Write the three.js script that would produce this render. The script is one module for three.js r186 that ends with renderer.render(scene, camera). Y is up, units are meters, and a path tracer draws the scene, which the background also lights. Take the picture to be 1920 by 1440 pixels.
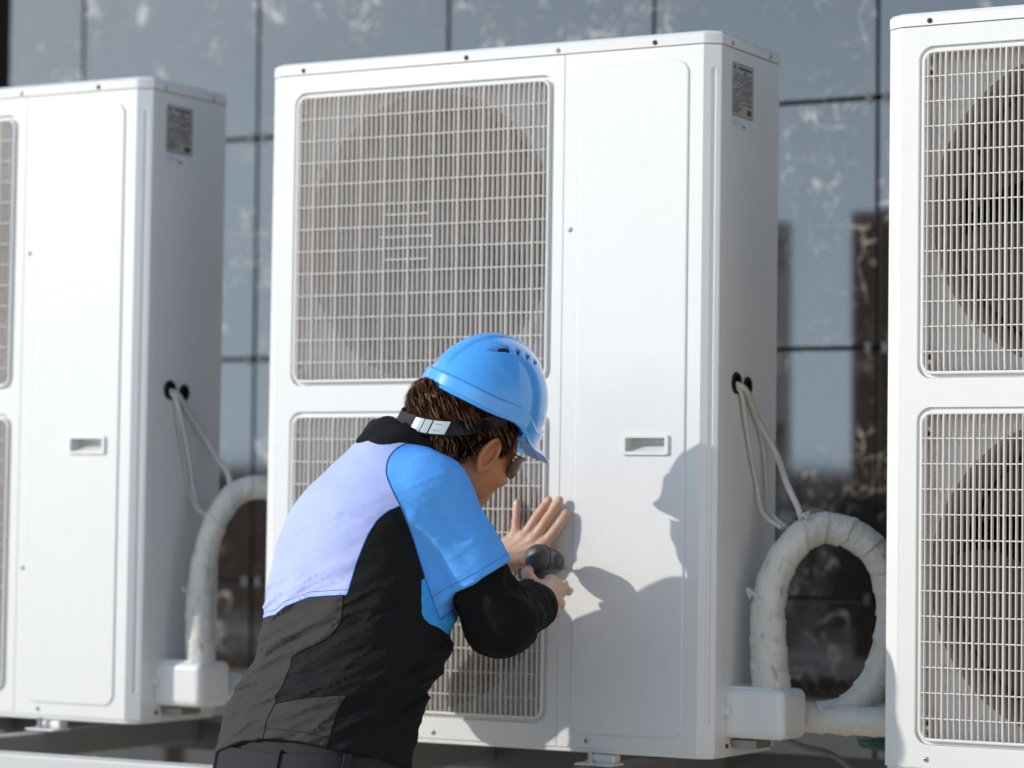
import * as THREE from 'three';
import { mergeGeometries, mergeVertices, toCreasedNormals } from 'three/addons/utils/BufferGeometryUtils.js';
import { RoundedBoxGeometry } from 'three/addons/geometries/RoundedBoxGeometry.js';
import { ImprovedNoise } from 'three/addons/math/ImprovedNoise.js';

// ---------------------------------------------------------------- camera, sky, sun, exposure
const V = (x, y, z) => new THREE.Vector3(x, y, z);
const BASE = 0.92;                                  // height of the units' base pans above the roof
const scene = new THREE.Scene();
const camera = new THREE.PerspectiveCamera(15.817, 4 / 3, 0.05, 400);
camera.position.set(3.19245, 0.43489 + BASE, 4.62904);
camera.rotation.order = 'YXZ';
camera.rotation.set(0.04761, 0.5144, 0.01413);
camera.focus = 4.74;
camera.userData.fStop = 2.6;

const clamp = (x, a, b) => Math.min(b, Math.max(a, x)), mix = (a, b, t) => a + (b - a) * t, smooth = (a, b, x) => { const t = clamp((x - a) / (b - a), 0, 1); return t * t * (3 - 2 * t); };
const SUN = V(-1.15, 0.60, 1.0).normalize();
const noise = new ImprovedNoise();
const fbm = (x, y, z, o = 4) => { let s = 0, a = 0.5; for (let i = 0; i < o; i++) { s += a * noise.noise(x, y, z); x *= 2.03; y *= 2.03; z *= 2.03; a *= 0.5; } return s; };
let seed = 7; const rnd = () => { seed = (seed * 16807) % 2147483647; return seed / 2147483647; };

{
  const w = 512, h = 256, data = new Float32Array(w * h * 4);
  for (let j = 0; j < h; j++) for (let i = 0; i < w; i++) {
    const el = ((j + 0.5) / h - 0.5) * Math.PI, az = ((i + 0.5) / w - 0.5) * 2 * Math.PI;
    const d = V(Math.cos(el) * Math.cos(az), Math.sin(el), Math.cos(el) * Math.sin(az));
    const up = Math.max(d.y, 0), t = Math.pow(smooth(0, 0.62, up), 0.55), c = d.dot(SUN);
    const glow = 0.9 * Math.exp((c - 1) * 26) + 0.05 * Math.exp((c - 1) * 3);
    const rgb = [0.92 * (1 - t) + 0.13 * t, 1.09 * (1 - t) + 0.205 * t, 1.21 * (1 - t) + 0.335 * t];
    const cl = Math.max(0, fbm(d.x * 3 / (0.25 + up), 4.2, d.z * 3 / (0.25 + up), 5) - 0.05) * 0.5 * Math.min(1, up * 5);
    const o = (j * w + i) * 4, side = 0.42 + 0.58 * smooth(-0.75, 0.65, c); for (let q = 0; q < 3; q++) rgb[q] *= side;
    data[o] = rgb[0] + glow * 1.0 + cl; data[o + 1] = rgb[1] + glow * 0.93 + cl; data[o + 2] = rgb[2] + glow * 0.8 + cl; data[o + 3] = 1;
  }
  const sky = new THREE.DataTexture(data, w, h, THREE.RGBAFormat, THREE.FloatType);
  sky.mapping = THREE.EquirectangularReflectionMapping; sky.magFilter = sky.minFilter = THREE.LinearFilter; sky.needsUpdate = true;
  scene.background = sky; scene.environment = sky;
  scene.backgroundIntensity = scene.environmentIntensity = 1.6;
}
const sun = new THREE.DirectionalLight(new THREE.Color(1, 0.94, 0.865), 2.95);
sun.position.copy(SUN).multiplyScalar(12).add(V(0.4, 1.3, -0.3)); sun.target.position.set(0.4, 1.3, -0.3);
sun.castShadow = true; sun.shadow.mapSize.set(4096, 4096); sun.shadow.radius = 1.2;
Object.assign(sun.shadow.camera, { left: -5, right: 5, top: 4, bottom: -4, near: 0.5, far: 40 });
scene.add(sun, sun.target);

const renderer = new THREE.WebGLRenderer({ antialias: true });
renderer.toneMapping = THREE.LinearToneMapping; renderer.toneMappingExposure = 1.0;
renderer.shadowMap.enabled = true;

// ---------------------------------------------------------------- helpers
const names = new Map();
function numbered(n) { const k = names.get(n) ?? 0; names.set(n, k + 1); return k ? n + '_' + String(k).padStart(3, '0') : n; }
function mesh(name, geo, mat, parent, pos) {
  const m = new THREE.Mesh(Array.isArray(geo) ? mergeGeometries(geo.map((g) => plain(g))) : geo, mat);
  m.name = name; m.castShadow = m.receiveShadow = true; if (pos) m.position.set(...pos);
  parent.add(m); return m;
}
const plain = (g) => { g = g.index ? g.toNonIndexed() : g; for (const k of Object.keys(g.attributes)) if (!['position', 'normal', 'uv'].includes(k)) g.deleteAttribute(k); if (!g.attributes.uv) g.setAttribute('uv', new THREE.BufferAttribute(new Float32Array(g.attributes.position.count * 2), 2)); return g; };
function thing(name, label, category, pos = [0, 0, 0], group) {
  const o = new THREE.Group(); o.name = numbered(name); o.position.set(...pos); o.userData = { label, category }; if (group) o.userData.group = group; scene.add(o); return o;
}
function struct(name, geo, mat, pos) { const m = mesh(name, geo, mat, scene, pos); m.userData.kind = 'structure'; return m; }
const box = (w, h, d, x = 0, y = 0, z = 0, r = 0.002) => { const g = r ? new RoundedBoxGeometry(w, h, d, 1, Math.min(r, w / 2.2, h / 2.2, d / 2.2)) : new THREE.BoxGeometry(w, h, d); return g.translate(x, y, z); };
function rrect(x0, y0, x1, y1, r, Cls = THREE.Shape) {
  const s = new Cls(); if (!r) { s.moveTo(x0, y0); s.lineTo(x1, y0); s.lineTo(x1, y1); s.lineTo(x0, y1); s.closePath(); return s; } s.moveTo(x0 + r, y0); s.lineTo(x1 - r, y0); s.absarc(x1 - r, y0 + r, r, -Math.PI / 2, 0); s.lineTo(x1, y1 - r); s.absarc(x1 - r, y1 - r, r, 0, Math.PI / 2);
  s.lineTo(x0 + r, y1); s.absarc(x0 + r, y1 - r, r, Math.PI / 2, Math.PI); s.lineTo(x0, y0 + r); s.absarc(x0 + r, y0 + r, r, Math.PI, Math.PI * 1.5); return s;
}
const ext = (shape, depth, bevel = 0, bs = bevel, seg = 2, curve = 6) => new THREE.ExtrudeGeometry(shape, { depth: depth - 2 * bevel, bevelEnabled: bevel > 0, bevelThickness: bevel, bevelSize: bs, bevelOffset: -bs, bevelSegments: seg, curveSegments: curve }).translate(0, 0, bevel);
// a convex outline in x, z lofted through [y, inset] rings, with smooth rims
function prism(outline, rings, capTop = true, capBottom = true) {
  const n = outline.length, area = outline.reduce((s, p, i) => { const q = outline[(i + 1) % n]; return s + p[0] * q[1] - q[0] * p[1]; }, 0), sg = area > 0 ? 1 : -1;
  const ring = ([y, ins]) => outline.map((p, i) => {
    const a = outline[(i + n - 1) % n], b = outline[(i + 1) % n];
    const e0 = [p[0] - a[0], p[1] - a[1]], e1 = [b[0] - p[0], b[1] - p[1]], l0 = Math.hypot(...e0), l1 = Math.hypot(...e1);
    const n0 = [e0[1] / l0 * sg, -e0[0] / l0 * sg], n1 = [e1[1] / l1 * sg, -e1[0] / l1 * sg], k = ins / (1 + n0[0] * n1[0] + n0[1] * n1[1]);
    return [p[0] - (n0[0] + n1[0]) * k, y, p[1] - (n0[1] + n1[1]) * k];
  });
  const R = rings.map(ring), pos = [], tri = (a, b, c) => { if (sg > 0) pos.push(...a, ...b, ...c); else pos.push(...a, ...c, ...b); };
  for (let k = 0; k + 1 < R.length; k++) for (let i = 0; i < n; i++) { const j = (i + 1) % n, A = R[k][i], B = R[k][j], C = R[k + 1][j], D = R[k + 1][i]; tri(A, C, B); tri(A, D, C); }
  const cap = (r, up) => { const f = THREE.ShapeUtils.triangulateShape(r.map((p) => new THREE.Vector2(p[0], p[2])), []); for (const [a, b, c] of f) { const A = r[a], B = r[b], C = r[c], u = (B[2] - A[2]) * (C[0] - A[0]) - (B[0] - A[0]) * (C[2] - A[2]); if ((u > 0) === up) pos.push(...A, ...B, ...C); else pos.push(...A, ...C, ...B); } };
  if (capTop) cap(R[R.length - 1], true); if (capBottom) cap(R[0], false);
  const g = new THREE.BufferGeometry(); g.setAttribute('position', new THREE.Float32BufferAttribute(pos, 3));
  const uv = []; for (let i = 0; i < pos.length; i += 3) uv.push(pos[i] + pos[i + 2] * 0.7, pos[i + 1]); g.setAttribute('uv', new THREE.Float32BufferAttribute(uv, 2));
  return toCreasedNormals(g, 0.28);
}
// rounds a convex outline's corners
function rounded(pts, r, seg = 3) {
  const out = [], n = pts.length;
  pts.forEach((p, i) => {
    const a = pts[(i + n - 1) % n], b = pts[(i + 1) % n], rr = p[2] ?? r; if (!rr) { out.push([p[0], p[1]]); return; }
    const u = [a[0] - p[0], a[1] - p[1]], v = [b[0] - p[0], b[1] - p[1]], lu = Math.hypot(...u), lv = Math.hypot(...v), k = Math.min(rr, lu * 0.45, lv * 0.45);
    const A = [p[0] + u[0] / lu * k, p[1] + u[1] / lu * k], B = [p[0] + v[0] / lv * k, p[1] + v[1] / lv * k];
    for (let s = 0; s <= seg; s++) { const t = s / seg, q = 1 - t; out.push([q * q * A[0] + 2 * q * t * p[0] + t * t * B[0], q * q * A[1] + 2 * q * t * p[1] + t * t * B[1]]); }
  });
  return out;
}
const std = (o) => new THREE.MeshStandardMaterial(o), phy = (o) => new THREE.MeshPhysicalMaterial(o);
const lin = (r, g, b) => new THREE.Color().setRGB(r, g, b);
function canvasTex(w, h, draw, srgb = true) { const c = document.createElement('canvas'); c.width = w; c.height = h; draw(c.getContext('2d'), w, h); const t = new THREE.CanvasTexture(c); if (srgb) t.colorSpace = THREE.SRGBColorSpace; t.wrapS = t.wrapT = THREE.RepeatWrapping; t.magFilter = THREE.LinearFilter; t.anisotropy = 8; return t; }
function dataTex(w, h, f, srgb = true) { const d = new Uint8Array(w * h * 4); for (let j = 0; j < h; j++) for (let i = 0; i < w; i++) { const c = f(i / w, j / h, i, j), o = (j * w + i) * 4; d[o] = c[0]; d[o + 1] = c[1]; d[o + 2] = c[2]; d[o + 3] = 255; } const t = new THREE.DataTexture(d, w, h); if (srgb) t.colorSpace = THREE.SRGBColorSpace; t.wrapS = t.wrapT = THREE.RepeatWrapping; t.magFilter = t.minFilter = THREE.LinearFilter; t.needsUpdate = true; return t; }
// noise that repeats over the unit square
const tnoise = (u, v, s, z, o = 4) => { const w = (x, y) => fbm(x * s, y * s, z, o), a = smooth(0.8, 1, u), b = smooth(0.8, 1, v); return mix(mix(w(u, v), w(u - 1, v), a), mix(w(u, v - 1), w(u - 1, v - 1), a), b); };
// ---------------------------------------------------------------- materials of the place
const speck = dataTex(1024, 1024, (u, v, i, j) => {
  let b = 231 + 1.6 * tnoise(u, v, 5, 1.3) + 2 * tnoise(u, v, 40, 2.2, 2);
  const s = Math.sin(i * 127.1 + j * 311.7) * 43758.5453; if (s - Math.floor(s) > 0.99994) b -= 45;
  b -= 1.5 * smooth(0.2, 0.45, tnoise(u, v, 14, 7.7, 4));
  return [b, b, b - 1];
});
const M = {
  white: phy({ color: lin(0.97, 0.975, 0.97), map: speck, roughness: 0.42, clearcoat: 0.5, clearcoatRoughness: 0.22 }),
  plastic: phy({ color: lin(0.76, 0.76, 0.74), roughness: 0.4, clearcoat: 0.2, clearcoatRoughness: 0.3 }),
  grille: std({ color: lin(0.70, 0.665, 0.63), roughness: 0.5 }),
  shroud: std({ color: lin(0.80, 0.80, 0.79), roughness: 0.5 }),
  ring: std({ color: lin(0.26, 0.235, 0.205), roughness: 0.55 }),
  fan: std({ color: lin(0.085, 0.076, 0.066), roughness: 0.55 }),
  dark: std({ color: lin(0.012, 0.012, 0.013), roughness: 0.7 }),
  black: phy({ color: lin(0.004, 0.004, 0.005), roughness: 0.95, specularIntensity: 0.15 }),
  coil: std({ color: lin(0.016, 0.017, 0.018), roughness: 0.7 }),
  steel: std({ color: lin(0.30, 0.30, 0.30), roughness: 0.45, metalness: 0.6 }),
  darkSteel: std({ color: lin(0.10, 0.10, 0.105), roughness: 0.55, metalness: 0.2 }),
  zinc: std({ color: lin(0.5, 0.5, 0.5), roughness: 0.35, metalness: 0.9 }),
  rust: std({ color: lin(0.11, 0.05, 0.03), roughness: 0.7, metalness: 0.3 }),
  beam: phy({ color: lin(0.72, 0.73, 0.73), map: speck, roughness: 0.5 }),
  rubber: std({ color: lin(0.01, 0.01, 0.01), roughness: 0.8 }),
};

// ---------------------------------------------------------------- roof underfoot
{
  const t = dataTex(1024, 1024, (u, v) => { const n = tnoise(u, v, 9, 3.1, 5), g = tnoise(u, v, 90, 5.5, 2); const b = 206 + 34 * n + 26 * g; return [b, b * 0.935, b * 0.85]; });
  t.repeat.set(60, 60);
  struct('roof_floor', new THREE.PlaneGeometry(240, 240).rotateX(-Math.PI / 2), std({ map: t, roughness: 0.9 }));
}

// ---------------------------------------------------------------- polished stone wall, one tile per mesh
{
  const TW = 0.6152, TH = 0.6162, GAP = 0.0095, X0 = -1.8172, Y0 = 0.2425;
  const wall = thing('cladding_wall', 'grey veined polished stone tile wall with dark open joints behind the air conditioners', 'wall', [0, BASE, -1.7003]);
  wall.rotation.set(0.00839, 0.00109, 0);
  const stone = (z, dens) => dataTex(512, 512, (u, v) => {
    const wx = 0.10 * tnoise(u, v, 4, z + 9, 4), wy = 0.10 * tnoise(u, v, 4, z + 19, 4), U = u + wx, W2 = v * 0.7 + wy;
    const patch = smooth(dens - 0.06, dens + 0.26, tnoise(u, v, 2.6, z + 40, 3) + 0.25 * tnoise(u, v, 10, z + 44, 2));
    let vein = 0; for (const [s, k, a] of [[6, 0.05, 1], [13, 0.07, 0.8], [27, 0.10, 0.55]]) vein += a * Math.pow(1 - smooth(0, k, Math.abs(tnoise(U, W2, s, z + s, 2))), 1.5) * smooth(-0.05, 0.2, tnoise(u, v, s * 0.9, z + 70 + s, 2));
    const cloud = 0.13 * smooth(0.05, 0.4, tnoise(U, W2, 7, z + 80, 5)) * patch;
    const grain = 3 * tnoise(u, v, 90, z, 2) + 7 * tnoise(u, v, 5, z + 5, 4), k = clamp(patch * vein * 1.5 + cloud * 1.3 + 0.10 * vein, 0, 1);
    return [mix(50 + grain, 158, k), mix(43 + grain, 149, k), mix(38 + grain, 138, k)];
  });
  const texs = [stone(0.7, 0.0), stone(3.9, 0.04), stone(8.1, 0.08), stone(12.6, -0.04), stone(17.3, 0.02)];
  const mats = texs.map((map, i) => phy({ map, roughness: 0.05, ior: 2.33, specularIntensity: 1, specularColor: lin(0.64, 0.74, 0.84), clearcoat: 1, clearcoatRoughness: 0.03 }));
  mesh('backing', box(7.2, 4.6, 0.1, 1.3, 0.6, -0.10, 0), M.black, wall);
  const tileGeo = (w, turn) => { const g = new RoundedBoxGeometry(w, TH - GAP, 0.012, 1, 0.0015), uv = g.attributes.uv, p = g.attributes.position, c = Math.cos(turn * Math.PI), s = 1; for (let i = 0; i < p.count; i++) uv.setXY(i, (p.getX(i) * c / TH + 0.5) * s, (p.getY(i) * c / TH + 0.5)); return g; };
  const full = [tileGeo(TW - GAP, 0), tileGeo(TW - GAP, 1)], half = tileGeo(0.268, 0);
  let q = 3;
  for (let j = -2; j < 4; j++) {
    const y = Y0 + (j + 0.5) * TH;
    mesh('tile', half, mats[(j + 6) % 5], wall, [X0 - 0.268 / 2 - GAP / 2, y, -0.006]);
    for (let i = 0; i < 7; i++) {
      q = (q * 3 + i * 2 + j + 11) % 31;
      const t = mesh('tile', full[q % 2], mats[(q + i) % 5], wall, [X0 + (i + 0.5) * TW, y, -0.006]);
      t.rotation.set(0.0012 * Math.sin(q * 2.1), 0.0012 * Math.cos(q * 1.3), 0);
    }
  }
  const clip = box(0.014, 0.026, 0.004, 0, 0, 0, 0.001);
  for (let j = -1; j < 4; j++) for (let i = 0; i < 7; i++) for (const s of [-1, 1]) mesh('clip', clip, M.darkSteel, wall, [X0 + i * TW + s * 0.022, Y0 + j * TH, 0.0015]);
  // matt black jamb where the tiling ends
  const jamb = thing('dark_doorway', 'black unlit doorway where the tiled wall ends at the far left', 'doorway', [-2.62, BASE, -1.72]);
  mesh('reveal', box(1.04, 4.4, 0.06, 0, 0.5, -0.12, 0), M.black, jamb);
  mesh('jamb', box(0.02, 4.4, 0.16, 0.51, 0.5, -0.05, 0), M.black, jamb);
}

// dark parapet across the roof behind the camera: the polished tiles mirror it
{
  const p = thing('parapet_wall', 'dark parapet wall across the roof, seen only mirrored in the polished tiles', 'wall', [0, 0, 16]);
  mesh('coping', box(80, 0.06, 0.36, 0, 1.50, 0, 0.01), M.darkSteel, p); mesh('upstand', box(80, 1.47, 0.28, 0, 0.735, 0, 0), M.dark, p);
}

// sunlit beige wall off to the right: its warm bounce is what brightens the shaded end panels low down
{
  const t2 = dataTex(512, 512, (u, v) => { const b = 205 + 16 * tnoise(u, v, 8, 4.4, 4) + 8 * tnoise(u, v, 60, 1.2, 2); return [b, b * 0.93, b * 0.83]; }); t2.repeat.set(6, 2);
  const p = thing('boundary_wall', 'sunlit beige rendered wall beyond the right edge of the photo', 'wall', [4.6, 0, 3.2]);
  mesh('render_coat', box(0.2, 2.3, 9.5, 0, 1.15, 0, 0), std({ map: t2, roughness: 0.9 }), p); mesh('coping', box(0.28, 0.06, 9.6, 0, 2.33, 0, 0.01), M.steel, p);
}

// ---------------------------------------------------------------- steel stand under the units
{
  const chan = (len, h, d, t) => { const s = new THREE.Shape(); s.moveTo(0, 0); s.lineTo(d, 0); s.lineTo(d, t); s.lineTo(t, t); s.lineTo(t, h - t); s.lineTo(d, h - t); s.lineTo(d, h); s.lineTo(0, h); s.closePath(); return ext(s, len, 0.001); };
  const front = thing('front_beam', 'white painted steel beam running along the bottom left, in front of the stand', 'beam', [-3.2, BASE - 0.145, 0.36]);
  mesh('web', box(8.2, 0.1, 0.05, 4.1, 0.05, -0.025, 0.006), M.beam, front);
  for (const x of [0.9, 3.5, 6.1]) mesh('post', box(0.06, BASE - 0.146, 0.05, x, -(BASE - 0.146) / 2, -0.027, 0.003), M.beam, front);
  const back = thing('back_beam', 'dark grey steel channel beam running behind the air conditioners under their bases', 'beam', [-3.2, BASE - 0.105, -0.52]);
  mesh('channel', chan(8.2, 0.066, 0.04, 0.006).rotateY(Math.PI / 2), M.darkSteel, back);
  for (const x of [0.9, 3.5, 6.1]) mesh('post', box(0.06, BASE - 0.106, 0.036, x, -(BASE - 0.106) / 2, -0.022, 0.003), M.darkSteel, back);
  const rail = (x, label) => {
    const r = thing('support_rail', label, 'rail', [x, BASE - 0.087, 0], 'rails carrying the air conditioners');
    mesh('channel', box(0.045, 0.054, 1.1, 0, 0.027, -0.12, 0.004), M.steel, r);
  };
  rail(-1.083, 'steel rail under the left air conditioner, hidden end out at far left');
  rail(-0.544, 'grey steel rail crossing under the white foot of the left air conditioner');
  rail(0.23, 'steel rail under the middle air conditioner, behind the bending worker');
  rail(0.773, 'steel rail under the right foot of the middle air conditioner');
  rail(1.571, 'steel rail under the right air conditioner, nearest the right edge');
}
// ---------------------------------------------------------------- air conditioners
const W = 1.0062, D = 0.2819, H = 1.345, LID = 0.0243, CX = 0.0288, CZ = 0.018, SEAM = 0.6838;
const specTex = canvasTex(256, 280, (g, w, h) => {        // the plate's print is too small to read in the photograph: ink in lines and columns only
  g.fillStyle = '#b9b6b1'; g.fillRect(0, 0, w, h); g.strokeStyle = '#6d6a68'; g.lineWidth = 3; g.strokeRect(3, 3, w - 6, h - 6);
  g.fillStyle = '#4a4745'; g.fillRect(16, 14, 22, 16); g.fillRect(70, 18, 165, 13); g.fillRect(130, 38, 44, 9); g.fillRect(30, 34, 12, 10);
  let s = 5; const r = () => (s = (s * 16807) % 2147483647) / 2147483647;
  for (let y = 52; y < 216; y += 8) { let x = 12; while (x < 240) { const l = 8 + r() * 26; if (r() > 0.2) { g.globalAlpha = 0.6 + 0.4 * r(); g.fillRect(x, y, Math.min(l, 242 - x), 5.2); } x += l + 4 + (x > 70 && x < 90 ? 8 : 0); } }
  g.globalAlpha = 1; for (let y = 220; y < 262; y += 9) g.fillRect(12, y, 60 + r() * 70, 4.5); g.fillRect(178, 232, 56, 30);
});
const stickTex = canvasTex(128, 96, (g, w, h) => { g.fillStyle = '#dbe6ee'; g.fillRect(0, 0, w, h); g.fillStyle = '#6b8296'; g.fillRect(8, 18, 46, 7); g.fillRect(72, 22, 20, 6); g.fillRect(8, 46, 84, 7); g.fillRect(84, 60, 30, 24); g.fillRect(8, 64, 40, 5); });

const screwGeo = (() => { const p = [[0, 0.0022], [0.0012, 0.0022], [0.0014, 0.0034], [0.0034, 0.0028], [0.0047, 0.0012], [0.005, 0]].map(([r, y]) => new THREE.Vector2(r, y)); return new THREE.LatheGeometry(p.reverse(), 14).rotateX(Math.PI / 2); })();
const screwSlot = box(0.0044, 0.0011, 0.0008, 0, 0, 0.0032, 0);
const screwSlot2 = box(0.0011, 0.0044, 0.0008, 0, 0, 0.0034, 0);

function screw(parent, x, y, z, rusty, side) {
  const s = mesh('screw', screwGeo, rusty ? M.rust : M.zinc, parent, [x, y, z]); if (side) s.rotation.y = Math.PI / 2;
  mesh('slot', [screwSlot, screwSlot2], M.dark, s); return s;
}

const G0 = 0.0625, G1 = 0.6600, GH = [[0.689, 1.2825], [0.0412, 0.6370]];
function barGeo(h, w, front) {   // one upright bar: a thin blade whose ends curve back to the frame
  const s = new THREE.Shape(), c = 0.016; s.moveTo(-0.0034, 0); s.lineTo(-0.0034, h); s.lineTo(-0.0020, h); s.quadraticCurveTo(front, h, front, h - c); s.lineTo(front, c); s.quadraticCurveTo(front, 0, -0.0020, 0); s.closePath();
  return new THREE.ExtrudeGeometry(s, { depth: w - 0.0012, bevelEnabled: true, bevelThickness: 0.0006, bevelSize: 0.0006, bevelOffset: -0.0006, bevelSegments: 1, curveSegments: 5 }).translate(0, 0, -(w - 0.0012) / 2).rotateY(-Math.PI / 2);
}

function bladeGeo() {
  const nu = 14, nv = 10, pos = [], idx = [], f = (u, v) => {
    const r = mix(0.060, 0.250, v), sweep = 0.35 * v * v, half = mix(0.45, 0.92, Math.sin(v * 1.5)), a = sweep + (u - 0.5) * 2 * half, z = -(u - 0.5) * mix(0.085, 0.075, v) + 0.012 * Math.sin(u * Math.PI);
    return [Math.cos(a) * r, Math.sin(a) * r, z];
  };
  for (const t of [0.0016, -0.0016]) for (let j = 0; j <= nv; j++) for (let i = 0; i <= nu; i++) { const p = f(i / nu, j / nv); pos.push(p[0], p[1], p[2] + t); }
  const n = (nu + 1) * (nv + 1), q = (a, b, c, d) => idx.push(a, b, c, a, c, d), at = (i, j, k) => k * n + j * (nu + 1) + i;
  for (let j = 0; j < nv; j++) for (let i = 0; i < nu; i++) { q(at(i, j, 0), at(i + 1, j, 0), at(i + 1, j + 1, 0), at(i, j + 1, 0)); q(at(i, j, 1), at(i, j + 1, 1), at(i + 1, j + 1, 1), at(i + 1, j, 1)); }
  for (let i = 0; i < nu; i++) { q(at(i, 0, 1), at(i + 1, 0, 1), at(i + 1, 0, 0), at(i, 0, 0)); q(at(i, nv, 0), at(i + 1, nv, 0), at(i + 1, nv, 1), at(i, nv, 1)); }
  for (let j = 0; j < nv; j++) { q(at(0, j, 0), at(0, j + 1, 0), at(0, j + 1, 1), at(0, j, 1)); q(at(nu, j, 1), at(nu, j + 1, 1), at(nu, j + 1, 0), at(nu, j, 0)); }
  const g = new THREE.BufferGeometry(); g.setAttribute('position', new THREE.Float32BufferAttribute(pos, 3)); g.setIndex(idx); return toCreasedNormals(g, 0.6);
}

function makeUnit(label, x, fanTurn) {
  const u = thing('air_conditioner', label, 'air conditioner', [x, BASE, 0], 'white twin-fan outdoor air conditioners in a row');
  const h = H - LID - 0.0014;
  // front with the two fan openings, and the left corner and side
  const fs = rrect(CX, 0.0, SEAM - 0.0005, h, 0);
  for (const [a, b] of GH) fs.holes.push(rrect(G0, a, G1, b, 0.026, THREE.Path));
  const front = ext(fs, 0.016, 0.0014, 0.0014, 3, 8).translate(0, 0, -0.016);
  const left = prism([[CX, -0.012], [CX, -0.0002], [CX - 0.002, -0.0006], [0.0022, -CZ + 0.0014], [0, -CZ], [0, -0.06], [0.012, -0.06], [0.012, -CZ - 0.004]].map((p) => p), [[0, 0.0006], [0.0006, 0], [h - 0.0006, 0], [h, 0.0006]]);
  mesh('front_panel', [front, left], M.white, u);
  mesh('coil_side', [box(0.006, h, D - 0.062, 0.009, h / 2, -0.061 - (D - 0.062) / 2, 0), box(0.0065, h, 0.02, 0.0065, h / 2, -D + 0.011, 0.001)], M.coil, u);
  // service panel: front, chamfer with a pressed groove, short return
  const sp = rrect(SEAM + 0.0005, 0.0, W - CX, h, 0); sp.holes.push(rrect(0.8215, 0.5555, 0.9125, 0.5865, 0.004, THREE.Path));
  const emb = rrect(0.7145, 0.0265, 0.9480, 1.2925, 0.026); emb.holes.push(rrect(0.8205, 0.5545, 0.9135, 0.5875, 0.006, THREE.Path));
  const ch = (y0, y1, groove) => {
    const a = [W - CX, 0], b = [W, -CZ], P = (t, d) => [a[0] + (b[0] - a[0]) * t - d * 0.53, a[1] + (b[1] - a[1]) * t - d * 0.848];
    const o = [[W - CX, -0.012], a, P(0.04, 0.0)]; if (groove) o.push(P(0.42, 0), P(0.50, 0.0028), P(0.62, 0.0028), P(0.70, 0)); o.push(P(0.95, 0), [W, -CZ - 0.0012], [W, -0.0424], [W - 0.01, -0.0424], [W - 0.01, -CZ - 0.004]);
    const s = new THREE.Shape(o.map((p) => new THREE.Vector2(p[0], -p[1]))); const g = new THREE.ExtrudeGeometry(s, { depth: y1 - y0, bevelEnabled: false }).rotateX(-Math.PI / 2).translate(0, y0, 0); return toCreasedNormals(g, 0.15);
  };
  mesh('service_panel', [ext(sp, 0.014, 0.0006, 0.0006, 2, 8).translate(0, 0, -0.014), ext(emb, 0.0036, 0.0026, 0.0042, 4, 10).translate(0, 0, -0.0008), ch(0, 0.055, false), ch(0.055, h - 0.045, true), ch(h - 0.045, h, false)], M.white, u);
  // recessed handle
  const hf = rrect(0.8180, 0.5515, 0.9160, 0.5900, 0.005); hf.holes.push(rrect(0.8265, 0.5582, 0.9078, 0.5836, 0.002, THREE.Path));
  const hd = mesh('handle', ext(hf, 0.008, 0.0010, 0.0010, 2).translate(0, 0, -0.0005), M.white, u);
  mesh('pocket', [box(0.084, 0.0015, 0.030, 0.8672, 0.5842, -0.0152, 0), box(0.084, 0.030, 0.0015, 0.8672, 0.571, -0.0300, 0), box(0.084, 0.0015, 0.034, 0, 0, 0, 0).rotateX(0.50).translate(0.8672, 0.5655, -0.0150), box(0.0015, 0.030, 0.030, 0.8258, 0.571, -0.0152, 0), box(0.0015, 0.030, 0.030, 0.9086, 0.571, -0.0152, 0)], M.white, hd);
  // right side, back, base pan and lid
  const side = [box(0.0012, h, D - 0.0445, W - 0.0008, h / 2, -0.0437 - (D - 0.0445) / 2, 0.0004), box(0.0022, h - 0.16, 0.004, W - 0.0006, h / 2 - 0.02, -0.0345, 0.001)];
  mesh('side_panel', side, M.white, u);
  mesh('back_panel', [box(W - 0.004, h, 0.002, W / 2, h / 2, -D + 0.0012, 0), box(W - 0.03, h - 0.04, 0.012, W / 2, h / 2, -D + 0.009, 0)], M.coil, u);
  const outline = (o) => rounded([[-o, -D - o], [W + o, -D - o], [W + o, -CZ + o * 0.4], [W - CX + o * 0.4, o], [CX - o * 0.4, o], [-o, -CZ + o * 0.4]].map((p, i) => [...p, [0.006, 0.006, 0.003, 0.003, 0.003, 0.003][i]]), 0.003);
  mesh('base_pan', prism(outline(-0.003), [[-0.0085, 0.001], [-0.0075, 0], [0.02, 0]]), M.white, u);
  const lid = mesh('lid', prism(outline(0.0016), [[H - LID, 0.0006], [H - LID + 0.0006, 0], [H - 0.0062, 0], [H - 0.0052, 0.0005], [H - 0.0008, 0.0050], [H, 0.0066]]), M.white, u);
  for (const [sx, ru] of [[0.082, 1], [0.464, 1], [0.668, 0], [0.876, 1]]) screw(lid, sx, H - 0.0165, 0.0016, ru);
  for (const [sz, ru] of [[-0.058, 0], [-0.231, 0]]) screw(lid, W + 0.0016, H - 0.0175, sz, ru, true);
  for (const [a, b] of [[0.699, 0.982], [0.7476, 0.0134], [0.4112, 0.0124], [0.084, 0.016], [0.699, 0.31]]) screw(u, a, b, 0.0, 0);
  screw(u, W, 0.0127, -0.0688, 1, true);
  // plates on the side
  const plate = mesh('spec_plate', new THREE.PlaneGeometry(0.0925, 0.101).rotateY(Math.PI / 2), std({ map: specTex, roughness: 0.45, metalness: 0.2 }), u, [W + 0.0009, 1.2435, -0.1115]);
  mesh('sticker', new THREE.PlaneGeometry(0.063, 0.0185).rotateY(Math.PI / 2), std({ map: stickTex, roughness: 0.4 }), u, [W + 0.0009, 1.180, -0.0985]);
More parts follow.
